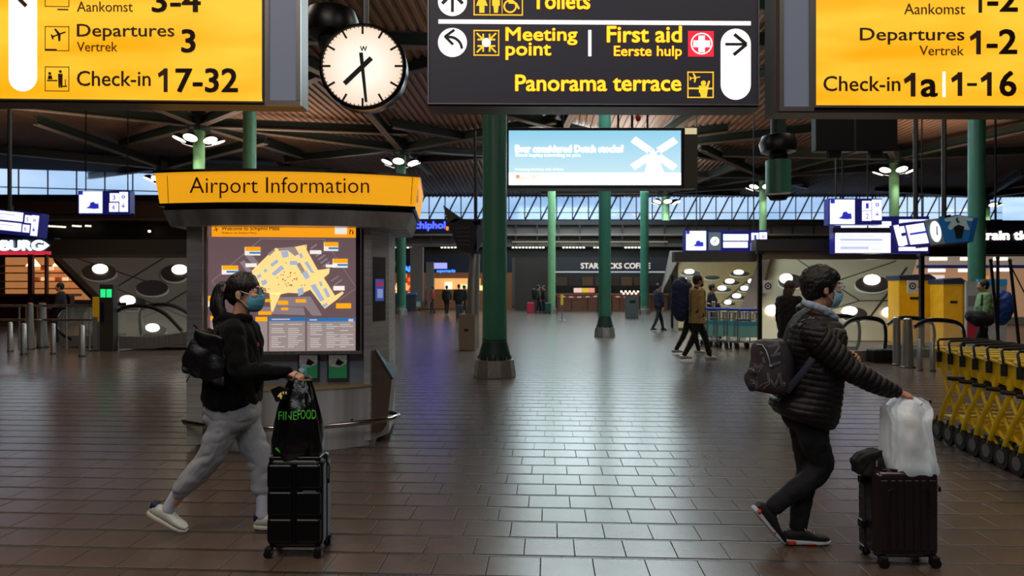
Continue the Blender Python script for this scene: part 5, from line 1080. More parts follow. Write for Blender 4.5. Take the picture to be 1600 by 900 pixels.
mb = MB(); mb.loft(crumple(lerp_levels([(451, 487, 594, .15), (447, 491, 606, .3), (439, 496, 630, .6), (432, 501, 655, .85), (428, 505, 685, 1), (429, 506, 703, 1), (434, 500, 715, .9)]), 4.075, .20, 56, .020, 3)); bb = mb.build('bag', PBK, t, smooth=True, autos=60)
bv = BV(bb, t); mb = MB(); text(mb, 'FINE', bv, 435, 643, 464, 656, off=.003, th=.001); text(mb, 'FOOD', bv, 465, 640, 494, 655, off=.003, th=.001, bold=.012); mb.build('lettering', mat('letter_green', '3f9a2c', .5, emit=.18), t, split=True)
mb = MB(); mb.prism([P(422, 609, 3.96), P(436, 603, 3.96), P(452, 608, 3.98), P(450, 622, 3.98), P(431, 629, 3.95)], (0, .012, 0)); mb.build('side_flap', PBK, t, bevel=.004)
pf = PL(0, 3.945, 0); mb = MB(); text(mb, '4', pf, 434, 613, 441, 623, off=.0, bold=.02); text(mb, "''", pf, 442, 612, 448, 616, off=.0); mb.build('gold_print', mat('gold_print', 'd8c890', .4, emit=.2), t)
mb = MB(); mb.poly if 0 else None; bv.line(mb, [(431, 700), (437, 706)], .006); mb.build('green_print', mat('letter_green', '3f9a2c', .5), t)
mb = MB(); mb.tube([P(462, 600, 4.12), P(458, 590, 4.13), P(463, 583, 4.17), P(468, 590, 4.2)], .008, 8, flat=.4); mb.tube([P(462, 600, 4.05), P(459, 603, 4.0), P(463, 608, 4.0), P(466, 602, 4.03)], .006, 8, flat=.4); mb.build('bag_handle', mat('plastic_clear', '78757c', .3), t)
t = thing('ticket_slip', 'small pale blue and white slip held in the woman’s hand'.replace('’', "'"), 'paper', P(476, 583, 4.16)); mb = MB(); mb.prism([P(466, 578, 4.15), P(470, 574, 4.15), P(476, 578, 4.15), P(472, 584, 4.15)], (0, .002, 0)); mb.build('white_part', mat('slip_white', 'b8c8d0', .6), t); mb = MB(); mb.prism([P(471, 572, 4.155), P(479, 572, 4.155), P(479, 585, 4.155), P(472, 585, 4.155)], (0, .002, 0)); mb.build('blue_part', mat('slip_blue', '5aa8b8', .5), t)
# ================================================================= MAN WITH BROWN SUITCASE
MY = 4.2
def M(px, py, dy=0): return P(px, py, MY+dy)
ma = thing('person', 'man in dark quilted jacket with pale blue hood and face mask, pushing a brown suitcase', 'person', (M(1255, 850).x, MY, 0))
hc = M(1284, 450); mb = MB(); Hm = head(mb, hc, (1, .05, -.05), 1.0)
limb(mb, [M(1266, 510), M(1272, 492), M(1278, 470)], [.065, .060, .056], side=SD)
rings_bf(mb, [(M(1244, 505), M(1302, 512), .14), (M(1238, 535), M(1306, 540), .18), (M(1236, 590), M(1300, 595), .16), (M(1228, 640), M(1298, 640), .17), (M(1234, 662), M(1290, 662), .15)], SD)
limb(mb, [M(1268, 515, -.15), M(1268, 519, -.19), M(1326, 578, -.25), M(1362, 598, -.26), M(1397, 612, -.26)], [.05, .052, .042, .038, .029], side=SD)
limb(mb, [M(1268, 515, .15), M(1270, 519, .19), M(1284, 588, .23), M(1300, 575, .2), M(1312, 564, .17)], [.05, .052, .042, .038, .029])
hand(mb, M(1399, 612, -.26), (1, .0, -.30), (.25, -.35, 1), (.18, .75, .9, .95, .7), thumb=-1, k=1.02, spread=.2)
hand(mb, M(1312, 563, .16), (.7, -.4, .35), (.4, .8, .3), (.6, .7, .7, .7, .6), thumb=-1, k=1.0)
for hp, kn, an in ((M(1264, 645, -.09), M(1286, 728, -.06), M(1206, 792, -.05)), (M(1258, 645, .09), M(1262, 732, .04), M(1247, 822, .0))):
    limb(mb, [hp, (hp+kn)/2, kn, kn*.6+an*.4, an], [.070, .060, .045, .042, .032])
fuse(mb, 'body', SKIN2, ma, .0045, 3)
eyes(ma, Hm); face_mask(ma, Hm, mat('mask_pale', '93c4d8', .65)); glasses(ma, Hm, mat('glasses_steel', 'a8a8a8', .25, .9))
mb = MB(); hb(Hm, -.026, 0, .036, .108, .091, .108); hb(Hm, -.056, 0, -.012, .066, .074, .076); hb(Hm, .038, 0, .082, .056, .066, .042); hb(Hm, .066, -.01, .066, .034, .055, .028); hb(Hm, -.01, 0, .10, .07, .06, .045)
for q in (-1, 1): hb(Hm, .008, q*.07, .018, .028, .014, .034)
fuse(mb, 'hair', HAIRB, ma, .005, 2, fold(55, .0045, (1, 1, .5)))
mb = MB(); limb(mb, [M(1308, 500, -.035), M(1290, 486, -.085), M(1266, 476, -.08), M(1256, 473, 0), M(1266, 476, .08), M(1290, 486, .085), M(1308, 500, .035)], [(.012, .022), (.013, .026), (.014, .022), (.014, .018), (.014, .022), (.013, .026), (.012, .022)])
limb(mb, [M(1268, 486, 0), M(1290, 500, 0), M(1308, 508, 0)], [.05, .055, .03])
fuse(mb, 'pale_hood', mat('hood_pale', '9fb2c4', .85, bump=.3, bscale=120), ma, .005, 4, fold(20, .006))
QJ = mat('quilt_dark', '171213', .55, bump=.15, bscale=40, sheen=.03, spec=.35)
def quilt(p, n):
    # down-filled ribs round the trunk, following the arm on the sleeve
    q_ = M(1262, 519, -.19); e = M(1397, 612, -.26)-q_; L = e.length; e = e.normalized(); s_ = (p-q_).dot(e); d_ = (p-q_-e*s_).length
    if s_ > .06 and d_ < .13 and p.y < MY-.10: ph = s_
    else: ph = p.z+.12*(p.x-M(1262, 500).x)
    a = (ph/.036) % 1; return .0062*(math.sin(PI*a)**.6)-.004+.006*noise.noise(p*14)
mb = MB()
rings_bf(mb, [(M(1252, 486), M(1306, 500), .080), (M(1246, 494), M(1314, 512), .125), (M(1238, 508), M(1315, 524), .195), (M(1234, 535), M(1313, 548), .215), (M(1231, 570), M(1310, 585), .215), (M(1224, 605), M(1306, 620), .22), (M(1210, 625), M(1304, 645), .225), (M(1208, 634), M(1298, 660), .22), (M(1216, 646), M(1288, 668), .20)], SD)
limb(mb, [M(1270, 515, -.13), M(1272, 522, -.185), M(1300, 552, -.225), M(1328, 578, -.25), M(1358, 594, -.26), M(1396, 612, -.26)], [.078, .088, .080, .070, .062, .045], side=SD, k=8)
limb(mb, [M(1268, 513, .13), M(1268, 520, .185), M(1276, 560, .22), M(1284, 588, .23), M(1300, 577, .2), M(1309, 567, .175)], [.078, .085, .075, .064, .056, .044])
limb(mb, [M(1254, 484, -.04), M(1252, 483, 0), M(1254, 484, .04)], [.03, .034, .03])
limb(mb, [M(1306, 600, .06), M(1307, 628, .10), M(1308, 650, .12)], [.02, .022, .014])
fuse(mb, 'quilted_jacket', QJ, ma, .0045, 2, quilt)
mb = MB(); mb.tube([M(1263, 497, -.2), M(1268, 495, -.2)], .002, 5); mb.tube([M(1268, 498, -.2), M(1273, 496, -.2)], .002, 5); mb.build('chest_print', mat('pale_print', 'a8a098', .6), ma)
NT = mat('trouser_navy', '090911', .85, bump=.3, bscale=160, var=.1)
mb = MB(); rings_bf(mb, [(M(1228, 628), M(1290, 630), .16), (M(1226, 655), M(1293, 655), .165), (M(1236, 672), M(1288, 675), .14)], SD)
limb(mb, [M(1262, 650, -.08), M(1272, 690, -.075), M(1283, 728, -.06), M(1255, 758, -.055), M(1226, 778, -.05), M(1208, 792, -.05)], [(.10, .095), (.088, .084), (.070, .070), (.066, .066), (.056, .056), (.050, .05)], side=SD)
limb(mb, [M(1256, 650, .08), M(1258, 690, .06), M(1262, 732, .04), M(1254, 775, .02), M(1249, 806, .0), M(1247, 824, .0)], [(.10, .095), (.086, .08), (.068, .068), (.062, .062), (.054, .054), (.05, .05)], side=SD)
fuse(mb, 'trousers', NT, ma, .006, 4, fold(9, .007, (1, 1, 1.4)))
BSH = mat('shoe_black', '0b0b0d', .7); SW_ = mat('sole_pale', 'b4bcc6', .5); RED = mat('shoe_red', 'c0392c', .5)
h = M(1225, 851, -.01); h.z = .001; g = M(1297, 851, -.01); g.z = .001; shoe(ma, h, g, (0, 0, 1), .28, .105, SW_, BSH, None, None, low=True)
mb = MB(); mb.box((M(1232, 846).x, MY-.045, .02), (.05, .03, .022)); mb.box((M(1262, 846).x, MY-.055, .012), (.06, .01, .012)); mb.build('red_accent', RED, ma, bevel=.006)
g = M(1222, 852, -.05); g.z = .004; h = M(1173, 796, -.05); u2 = Vector((58, 0, 51)); shoe(ma, h, g, u2, .28, .105, SW_, BSH, None, None, low=True)
mb = MB(); a_ = (g-h); p0 = h+a_*.10+Vector((.02, 0, .018)); mb.ball(p0+a_*.0-Vector((0, .0, 0)), (.024, .050, .024), 10, 8); p1 = h+a_*.62+Vector((.012, 0, .010)); mb.ball(p1, (.016, .056, .016), 10, 8); mb.build('red_accent', RED, ma, smooth=True)
t = thing('phone', 'pale blue phone in the left hand of the man in the quilted jacket', 'phone', M(1322, 560, .1)); mb = MB(); mb.prism([M(1314, 549, .10), M(1328, 555, .10), M(1327, 566, .10), M(1313, 558, .10)], (.0, .012, 0)); mb.build('phone_body', mat('phone_blue', '3a5878', .3), t, bevel=.002)
# backpack
t = thing('backpack', 'small dark backpack with pale zigzag lines on the quilted-jacket man', 'backpack', M(1200, 618, -.05))
mb = MB(); lv = [(M(1184, 532, -.04), M(1222, 530, -.04), .09), (M(1178, 540, -.04), M(1230, 536, -.04), .125), (M(1176, 560, -.04), M(1236, 560, -.04), .14), (M(1173, 580, -.04), M(1236, 590, -.04), .145), (M(1171, 600, -.04), M(1234, 606, -.04), .14), (M(1174, 609, -.04), M(1230, 616, -.04), .12)]
rings_bf(mb, lv, SD); limb(mb, [M(1176, 580, -.10), M(1175, 590, -.08), M(1176, 603, -.10)], [.03, .045, .035])
bp = fuse(mb, 'pack_body', mat('pack_cloth', '2b2a33', .75, mixc='3a2a28', vscale=5, bump=.2, bscale=90), t, .006, 4, fold(9, .006)); bvp = BV(bp, t)
def z6b(*p): return [(1160+x/6.43, 500+y/6.43) for x, y in p]
mb = MB(); PAT = [[(265, 530), (275, 640), (235, 665), (205, 700)], [(250, 530), (262, 625), (215, 640)], [(275, 600), (325, 680), (350, 625), (365, 530)], [(285, 590), (325, 655), (345, 600)], [(365, 530), (385, 640), (435, 640)], [(380, 530), (398, 625), (430, 630)], [(385, 655), (435, 658)], [(95, 630), (135, 640), (135, 700)], [(110, 618), (148, 625), (150, 690), (200, 640)], [(150, 480), (205, 450), (165, 520)], [(140, 470), (195, 440)], [(300, 440), (380, 415)], [(305, 455), (385, 430)], [(290, 365), (380, 345)], [(285, 350), (380, 330)], [(245, 265), (310, 250), (350, 215), (375, 270), (330, 340)], [(255, 275), (320, 262), (345, 235), (362, 275), (318, 335)], [(180, 345), (205, 330), (185, 315), (180, 345)], [(200, 380), (215, 430)], [(212, 375), (228, 430)], [(75, 600), (120, 610)], [(110, 520), (150, 525)], [(105, 440), (140, 445)], [(115, 460), (150, 462)]]
for q_ in PAT: bvp.line(mb, z6b(*q_), .0016)
mb.build('zigzag_print', mat('pattern_pale', '8d8880', .7), t)
mb = MB(); bvp.line(mb, z6b((150, 245), (200, 250), (240, 310), (270, 400), (280, 460)), .0032, .003); bvp.line(mb, z6b((70, 490), (110, 500), (115, 515)), .003, .003); mb.build('zip', mat('zip_silver', '9a9a94', .4, .5), t)
mb = MB(); mb.ball(bvp.at(1204.5, 572, .008), .009, 10, 8); mb.build('charm', mat('charm_blue', '6a9ac8', .3), t, smooth=True)
mb = MB(); mb.tube([M(1226, 532, -.15), M(1233, 510, -.205), M(1246, 493, -.2), M(1262, 482, -.12)], .024, 10, flat=.25); mb.build('patterned_strap', mat('strap_pattern', '4c545a', .7, mixc='1c2024', vscale=60), t, smooth=True)
mb = MB(); mb.tube([M(1229, 612, -.16), M(1244, 594, -.20), M(1262, 572, -.235), M(1270, 560, -.24)], .020, 10, flat=.3); mb.build('lower_strap', mat('strap_navy', '20263a', .7), t, smooth=True)
# ================================================================= BROWN SUITCASE, WHITE BAG
BRN = mat('suitcase_brown', '2b2223', .24, .25, coat=.3, bump=.06, bscale=12)
a, b = P(1368, 880, 3.82), P(1473, 880, 3.82); cx = (a.x+b.x)/2; wd = b.x-a.x; Z0, Z1 = .045, .535; CY = 3.94
t = thing('suitcase', 'brown ribbed hard-shell suitcase under a white plastic bag on four wheels', 'suitcase', (cx, CY, 0))
mb = MB(); mb.box((cx, CY, (Z0+Z1)/2), (wd-.008, .225, Z1-Z0)); mb.build('shell', BRN, t, bevel=.045, seg=5)
mb = MB(); mb.box((cx, CY, (Z0+Z1)/2), (wd+.002, .02, Z1-Z0+.008)); mb.build('zip_band', BLACKM, t, bevel=.009)
for i, x in enumerate((-.135, -.085, -.045, .0, .045, .085, .135)):
    mb = MB(); mb.box((cx+x, CY-.113, (Z0+Z1)/2+.0), (.026 if i not in (0, 3, 6) else .040, .012, Z1-Z0-.10)); mb.build('rib', BRN, t, bevel=.005)
for i in range(5): mb = MB(); mb.box((cx-.12+i*.06, CY-.05, Z1), (.03, .09, .012)); mb.build('top_rib', BRN, t, bevel=.005)
for q_ in (-1, 1):
    mb = MB(); mb.tube([(cx+q_*.09, CY-.12, .44), (cx+q_*.115, CY-.12, .425), (cx+q_*.118, CY-.12, .33)], .004, 6); mb.build('corner_crease', BRN, t)
wheelset(t, [(cx-.135, CY-.10), (cx+.15, CY-.10), (cx-.135, CY+.10), (cx+.15, CY+.10)], .026)
for z in (.49, .24): mb = MB(); mb.box((cx-wd/2-.016, CY, z-.03), (.028, .05, .05)); mb.build('side_foot', BLACK, t, bevel=.008)
mb = MB(); mb.tube([(cx-wd/2-.008, CY, .47), (cx-wd/2-.03, CY, .45), (cx-wd/2-.032, CY, .34), (cx-wd/2-.008, CY, .32)], .009, 8) if 0 else mb.tube([(cx+wd/2, CY-.03, .475), (cx+wd/2+.022, CY-.03, .44), (cx+wd/2+.035, CY-.03, .42)], .005, 8); mb.build('zip_pull', CHROME, t, smooth=True)
mb = MB(); mb.box((cx+wd/2+.038, CY-.03, .412), (.012, .012, .03)); mb.build('zip_tag', BLACK, t, bevel=.003)
mb = MB(); mb.box((cx+.01, CY-.03, Z1+.006), (.06, .02, .003)); mb.build('label_plate', mat('plate_silver', '8c8c90', .3, .7), t)
hz = P(1425, 621, 4.02)
for q_ in (-1, 1): mb = MB(); mb.cyl((hz.x-.015+q_*.055, CY+.08, Z1-.02), (hz.x-.015+q_*.055, CY+.08, hz.z-.01), .008, n=10); mb.build('telescopic_tube', STEELD, t, smooth=True)
mb = MB(); mb.tube([(hz.x-.07, CY+.08, hz.z-.012), (hz.x-.05, CY+.08, hz.z), (hz.x+.03, CY+.05, hz.z-.003), (hz.x+.058, CY+.0, hz.z-.014)], .013, 10); mb.build('pull_grip', BLACK, t, smooth=True)
t = thing('carrier_bag', 'full white plastic carrier bag standing on the brown suitcase', 'bag', P(1420, 745, 3.93))
PWH = mat('plastic_white', 'dfe0de', .35, bump=.5, bscale=11, mixc='c2d2e0', vscale=4, emit=.05)
mb = MB(); mb.loft(crumple(lerp_levels([(1402, 1434, 622, .12), (1388, 1446, 628, .3), (1380, 1449, 638, .5), (1382, 1444, 655, .8), (1381, 1449, 690, 1), (1381, 1455, 725, 1.05), (1384, 1457, 737, 1), (1390, 1452, 744, .85)]), 3.935, .20, 60, .026, 8)); mb.build('bag', PWH, t, smooth=True, autos=60)
for q_, yy in ((0, 3.885), (1, 3.95)):
    mb = MB(); mb.tube([P(1386+q_*4, 634, yy), P(1394, 627, yy), P(1404, 621.5, 3.93), P(1416, 621, 3.935), P(1428, 624, 3.93), P(1440, 632, yy)], [.012, .016, .012, .012, .016, .014], 10, flat=.45); mb.build('bag_handle', PWH, t, smooth=True)
t = thing('pouch', 'small black drawstring pouch on the left end of the brown suitcase', 'pouch', P(1362, 745, 3.93))
mb = MB(); mb.prism([P(x, y, 3.87) for x, y in ((1340, 722), (1352, 711), (1368, 706), (1380, 704), (1384, 742), (1362, 745), (1344, 744))], (0, .10, 0)); fuse(mb, 'pouch_body', mat('pouch_black', '0b0a0a', .8), t, .006, 5, fold(20, .006))
mb = MB(); mb.tube([P(1343, 744, 3.87), P(1344, 760, 3.87), P(1343, 775, 3.87), P(1347, 780, 3.87), P(1350, 774, 3.9)], .0025, 6); mb.ball(P(1344, 776, 3.87), .010, 8, 6); mb.build('drawstring', BLACKM, t)
mb = MB(); mb.tube([P(1370, 720, 3.855), P(1370, 729, 3.855)], .003, 6); mb.build('toggle', mat('pale_print', 'a8a098', .6), t)
# ================================================================= YELLOW LUGGAGE TROLLEYS
TY = mat('trolley_yellow', 'd2ae10', .38, emit=.03, bump=.05, var=.12, vscale=6); RUB = mat('rubber_black', '0d0d0e', .6)
def trolley():
    t = thing('luggage_trolley', 'x', 'trolley', (0, 0, 0)); L = dict(local=True)
    for s_ in (0, .56):
        mb = MB(); mb.tube([(s_, .02, .17), (s_, -.01, .24), (s_+.0, -.12, .42), (s_, -.22, .54), (s_, -.29, .66), (s_, -.28, .78)], .021, 10); mb.build('front_tube', TY, t, smooth=True, **L)
        mb = MB(); mb.tube([(s_+.03, .06, .94), (s_+.03, .03, .78), (s_+.03, -.06, .55), (s_+.03, -.22, .34), (s_+.03, -.48, .17)], .017, 10); mb.build('rear_tube', TY, t, smooth=True, **L)
        for y in (.03, -.50):
            mb = MB(); mb.cyl((s_-.02, y, .105), (s_+.02, y, .105), .105 if y > 0 else .075, n=22) if y > 0 else mb.cyl((s_-.016, y, .075), (s_+.016, y, .075), .075, n=18); w_ = mb.build('wheel', RUB, t, smooth=True, autos=50, **L)
            r = .105 if y > 0 else .075; mb = MB(); mb.cyl((s_-.024, y, r), (s_+.024, y, r), r*.55, n=14); mb.build('wheel_hub', mat('hub_grey', '5c5a58', .5), w_, **L)
            mb = MB(); mb.box((s_, y+.0, r*2.05), (.04, .05, r*.7)); mb.build('wheel_fork', RUB, w_, bevel=.008, **L)
    mb = MB(); mb.prism([(.02, -.30, .70), (.02, .07, .74), (.02, .09, .93), (.02, -.22, .90)], (.006, 0, 0)); mb.build('side_panel', TY, t, **L)
    mb = MB(); mb.prism([(.0, .07, .73), (.58, .07, .73), (.58, .09, .93), (.0, .09, .93)], (0, .01, 0)); mb.build('basket_panel', TY, t, **L)
    mb = MB(); mb.tube([(0, .09, .93), (.0, -.2, .90)], .014, 8); mb.tube([(0, .09, .93), (.56, .09, .93)], .016, 8); mb.build('top_rail', TY, t, smooth=True, **L)
    mb = MB(); mb.tube([(.0, .0, .86), (-.015, -.0, .93), (0, .05, 1.0), (.04, .1, 1.02), (.28, .12, 1.03), (.52, .1, 1.02), (.56, .0, .92)], .012, 8); mb.build('handle_bar', RUB, t, smooth=True, **L)
    mb = MB(); mb.tube([(-.01, .0, .80), (-.01, .0, .90)], .026, 8); mb.build('brake_grip', RUB, t, smooth=True, **L)
    mb = MB(); mb.tube([(.02, -.34, .665), (-.05, -.25, .665)], .020, 8); mb.tube([(-.02, -.29, .665), (.56, -.29, .665)], .016, 8); mb.build('bumper_grip', RUB, t, smooth=True, **L)
    mb = MB(); mb.box((.28, -.25, .26), (.5, .5, .012)); mb.build('load_deck', TY, t, **L)
    mb = MB()
    for y in (-.1, -.3): mb.tube([(0, y, .40+.2*y), (.56, y, .40+.2*y)], .012, 8)
    mb.build('cross_bar', TY, t, smooth=True, **L); return t
lead = ['farthest of the yellow trolleys, its wheel nearest the white bag', 'yellow luggage trolley second from the far end of the nested row', 'yellow luggage trolley third from the far end of the nested row', 'yellow luggage trolley fourth from the far end, mid row', 'yellow luggage trolley fifth from the far end of the nested row', 'yellow luggage trolley sixth from the far end, near the right edge', 'yellow luggage trolley seventh from the far end, wheel cut by the right edge', 'nearest yellow luggage trolley at the right edge of the view']
T0 = trolley(); A = G(1466, 688); B_ = G(1592, 746)
for i in range(8):
    t = T0 if i == 0 else copy_tree(T0); f = i/6.0; t.location = (A.x+(B_.x-A.x)*f+.02, A.y+(B_.y-A.y)*f, 0); t.rotation_euler = (0, 0, -.10); t['label'] = lead[i]; t['group'] = 'nested yellow luggage trolleys'
# ================================================================= GREY TROLLEYS
GT = mat('trolley_steel', '8a8c8e', .35, .7); BT = mat('trolley_blue', '1e3c9c', .4, emit=.06)
def gtrolley():
    t = thing('luggage_trolley', 'x', 'trolley', (0, 0, 0)); L = dict(local=True)
    mb = MB(); mb.tube([(-.3, 0, 1.0), (.3, 0, 1.0)], .035, 10); mb.build('handle_bar', BT, t, smooth=True, **L)
    mb = MB(); mb.tube([(-.3, 0, 1.0), (-.3, .02, .16), (-.24, .7, .14)], .018, 8); mb.tube([(.3, 0, 1.0), (.3, .02, .16), (.24, .7, .14)], .018, 8); mb.tube([(-.3, .25, .92), (-.3, .25, .3)], .016, 8); mb.tube([(.3, .25, .92), (.3, .25, .3)], .016, 8); mb.build('frame', GT, t, smooth=True, **L)
    mb = MB()
    for i in range(9): mb.tube([(-.27+i*.0675, .22, .92), (-.27+i*.0675, .22, .34)], .007, 5)
    for z in (.92, .75): mb.tube([(-.3, .22, z), (.3, .22, z)], .009, 5)
    mb.build('wire_basket', GT, t, **L)
    mb = MB(); mb.box((0, -.005, .50), (.54, .012, .40)); mb.build('advert_board', mat('trolley_advert', '6e9c92', .4, emit=.12), t, **L)
    mb = MB(); mb.box((0, -.014, .64), (.54, .006, .10)); mb.build('advert_band', mat('trolley_advert_blue', '3a8098', .4, emit=.12), t, **L)
    mb = MB(); mb.box((0, .4, .17), (.5, .6, .02)); mb.build('load_deck', GT, t, **L)
    for x, y in ((-.27, .08), (.27, .08), (-.2, .7), (.2, .7)): mb = MB(); mb.cyl((x-.015, y, .07), (x+.015, y, .07), .07, n=14); mb.build('wheel', RUB, t, **L)
    return t
g0 = gtrolley(); c = G(1171, 546)
gl_ = ['grey luggage trolley with teal advert board, nearest of the nested ones', 'grey luggage trolley nested directly behind the nearest one', 'grey luggage trolley, third in the nested row of grey ones', 'grey luggage trolley, fourth in the nested row', 'last grey luggage trolley of the nested row, beside the steel posts']
for i in range(5):
    t = g0 if i == 0 else copy_tree(g0); t.location = (c.x-.19*i, c.y+.24*i, 0); t.rotation_euler = (0, 0, .08); t['label'] = gl_[i]; t['group'] = 'nested grey luggage trolleys'
c = G(640, 487)
for i in range(4):
    t = copy_tree(g0); t.location = (c.x-1.3+.55*i, c.y+1.2, 0); t.rotation_euler = (0, 0, .9); t['label'] = ['leftmost blue-handled trolley parked by the far column right of the kiosk', 'second blue-handled trolley by the far column right of the kiosk', 'third blue-handled trolley by the far column right of the kiosk', 'rightmost blue-handled trolley parked by the far column right of the kiosk'][i]; t['group'] = 'trolleys parked by the far column'
# ================================================================= STEEL POSTS, GATES
def bollard(px, y0, y1, w_, label, group, yellow=False, taper=.8):
    p = G(px, y1); k = F/p.y; h = (y1-y0)/k; r = w_/2/k
    t = thing('bollard', label, 'post', p, group); mb = MB(); mb.lathe(p, [(r, 0), (r*taper, h-.02), (r*taper*.7, h)], 16); mb.build('tube', STEEL, t, smooth=True)
    mb = MB(); mb.lathe(p, [(r*1.25, 0), (r*1.25, .015), (r*1.02, .03)], 16); mb.build('collar', STEELD, t)
    if w_ > 12: mb = MB(); mb.box((p.x-r*.35, p.y-r*.93, h*.5), (.012, .03, h*.9)); mb.build('groove', mat('brass_line', '9a7c48', .4, .5), t)
    return t
for px, y0, y1, w_, lb in ((16, 503, 549, 8, 'leftmost short steel post by the left escalators'), (37, 505, 554, 9, 'short steel post just left of the pair of thick tapered posts'), (47, 473, 546, 13, 'left one of the pair of thick tapered steel posts at the left'), (66, 473, 543, 16, 'right one of the pair of thick tapered steel posts at the left'), (83, 505, 553, 8, 'short steel post just right of the thick tapered pair at the left'), (128, 508, 557, 9, 'short steel post left of the yellow-topped post'),
    (1401, 495, 570, 12, 'left one of the thick tapered steel posts behind the suitcase man'), (1418, 497, 574, 19, 'right and wider of the thick tapered steel posts behind the suitcase man'), (1437, 530, 579, 8, 'left one of two short steel posts near the yellow trolleys'), (1457, 532, 580, 8, 'right one of two short steel posts near the yellow trolleys'),
    (1107, 486, 535, 5, 'left one of three thin steel posts beside the grey trolleys'), (1112, 484, 532, 5, 'middle one of three thin steel posts beside the grey trolleys'), (1118, 482, 530, 5, 'right one of three thin steel posts beside the grey trolleys')):
    bollard(px, y0, y1, w_, lb, 'steel access posts', taper=.62 if w_ > 12 else .85)
p = G(151, 548); t = thing('gate_post', 'steel post with yellow panel on top beside the green arrow pillar', 'post', p); k = F/p.y
mb = MB(); mb.box((p.x, p.y, .42), (.13, .13, .84)); mb.build('base', STEEL, t, bevel=.01); mb = MB(); mb.box((p.x+.01, p.y-.01, 1.02), (.16, .10, .62)); mb.build('yellow_panel', mat('gate_yellow', 'c89a14', .5, emit=.12), t, bevel=.008); mb = MB(); mb.box((p.x, p.y, .01), (.26, .22, .02)); mb.build('foot_plate', STEELD, t)
p = G(170, 548); t = thing('gate_pillar', 'grey steel gate pillar with two lit green squares', 'pillar', p)
mb = MB(); mb.box((p.x, p.y, .82), (.34, .22, 1.64)); mb.build('body', mat('pillar_steel', '4e4a46', .4, .5), t, bevel=.015)
for q_ in (-1, 1): mb = MB(); mb.box((p.x+q_*.075+.0, p.y-.115, 1.42), (.12, .012, .20)); mb.build('green_light', glow('green_light', '22c870', 1.4), t)
mb = MB(); mb.box((p.x-.10, p.y-.115, .95), (.09, .01, .5)); mb.build('card_reader', mat('reader_blue', '14163a', .3), t)
# ================================================================= ESCALATORS
GLS = mat('balustrade_glass', 'cfd8d0', .08, alpha=.16, spec=.8); HR = mat('handrail_rubber', '0c0b0b', .35)
def escalator(label, Y, rail, base, depth=1.1, slope=0):
    """rail: px path of the near handrail, base: px outline of the skirt"""
    cx = sum(p[0] for p in base)/len(base); by = max(p[1] for p in base); t = thing('escalator', label, 'escalator', P(cx, by, Y)); t.location.z = 0
    for q_ in (0, 1):
        Yq = Y+depth*q_; k = Vector((0, depth*q_, 0)); pts = [P(x, y, Y)+k for x, y in rail]
        op, _ = cat(pts, [1]*len(pts), 4)
        mb = MB(); mb.tube(op, .035, 8); h = mb.build('handrail', HR, t, smooth=True)
        mb = MB(); mb.tube([o_-Vector((0, 0, .05)) for o_ in op], .02, 6); mb.build('rail_guide', CHROME, h)
        mb = MB(); zb = P(0, base[0][1], Y).z; mb.prism([o_-Vector((0, 0, .06)) for o_ in op if o_.z > zb+.08]+[Vector((op[-1].x, Yq, zb)), Vector((op[0].x, Yq, zb))], (0, .015, 0)); mb.build('glass_panel', GLS, t)
        mb = MB(); mb.prism([P(x, y, Y)+k for x, y in base], (0, .10, 0)); mb.build('skirt', STEEL, t, bevel=.01)
    xs = [p[0] for p in base]; a, b = P(min(xs)+2, by-2, Y), P(max(xs)-2, by-2, Y); a.z = b.z = .03
    for i in range(9):
        mb = MB(); mb.box((a.x+(b.x-a.x)*(i+.5)/9, Y+depth/2+.05, .05), ((b.x-a.x)/9-.01, depth-.12, .04)); mb.build('step', STEELD, t)
    return t
escalator('escalator with curved black handrail between gate pillar and kiosk', 17.2, [(183, 528), (181, 500), (186, 484), (205, 477), (233, 478), (256, 488), (272, 503), (285, 517)], [(186, 525), (240, 527), (297, 517), (297, 536), (240, 545), (186, 545)])
mb = MB(); 
escalator('escalator with curved black handrail left of the gate pillar', 18, [(112, 530), (94, 520), (88, 504), (92, 488), (104, 478), (128, 476), (160, 476)], [(92, 524), (160, 524), (160, 541), (92, 541)])
escalator('escalator with black handrail behind the man in the quilted jacket', 14.6, [(1372, 560), (1382, 545), (1384, 520), (1380, 504), (1368, 497), (1345, 496), (1325, 502), (1312, 516)], [(1308, 548), (1380, 548), (1380, 564), (1308, 564)])
escalator('escalator with black handrail between the steel posts and yellow trolleys', 15.5, [(1504, 550), (1507, 530), (1504, 512), (1494, 503), (1470, 499), (1446, 500), (1428, 510)], [(1426, 545), (1506, 545), (1506, 558), (1426, 558)])
p = G(1376, 566); t = thing('escalator_newel', 'black box at the foot of the escalator handrail behind the suitcase man', 'newel', p); mb = MB(); mb.box((p.x, p.y, .14), (.45, .35, .28)); mb.build('box', BLACK, t, bevel=.04); mb = MB(); mb.box((p.x+.1, p.y-.18, .16), (.15, .01, .08)); mb.build('intake_brush', STEELD, t)
t = thing('railing', 'steel railing with two rails across the far left behind the short posts', 'railing', G(40, 545))
for y in (478, 500): mb = MB(); mb.tube([P(-40, y, 17.6), P(150, y, 17.6)], .03, 8); mb.build('rail', CHROME, t, smooth=True)
for x in (-20, 30, 104, 140): g_ = P(x, 478, 17.6); mb = MB(); mb.cyl((g_.x, g_.y, 0), g_, .022, n=8); mb.build('rail_post', STEEL, t)
t = thing('glass_frame', 'steel-framed glass panel standing beside the left escalator', 'panel', P(213, 540, 18.5)); t.location.z = 0
for a, b in (((183, 484), (217, 482)), ((217, 482), (229, 540.5)), ((183, 484), (184, 540.5))): mb = MB(); mb.tube([P(*a, 18.5), P(*b, 18.5)], .03, 6); mb.build('frame_bar', STEEL, t)
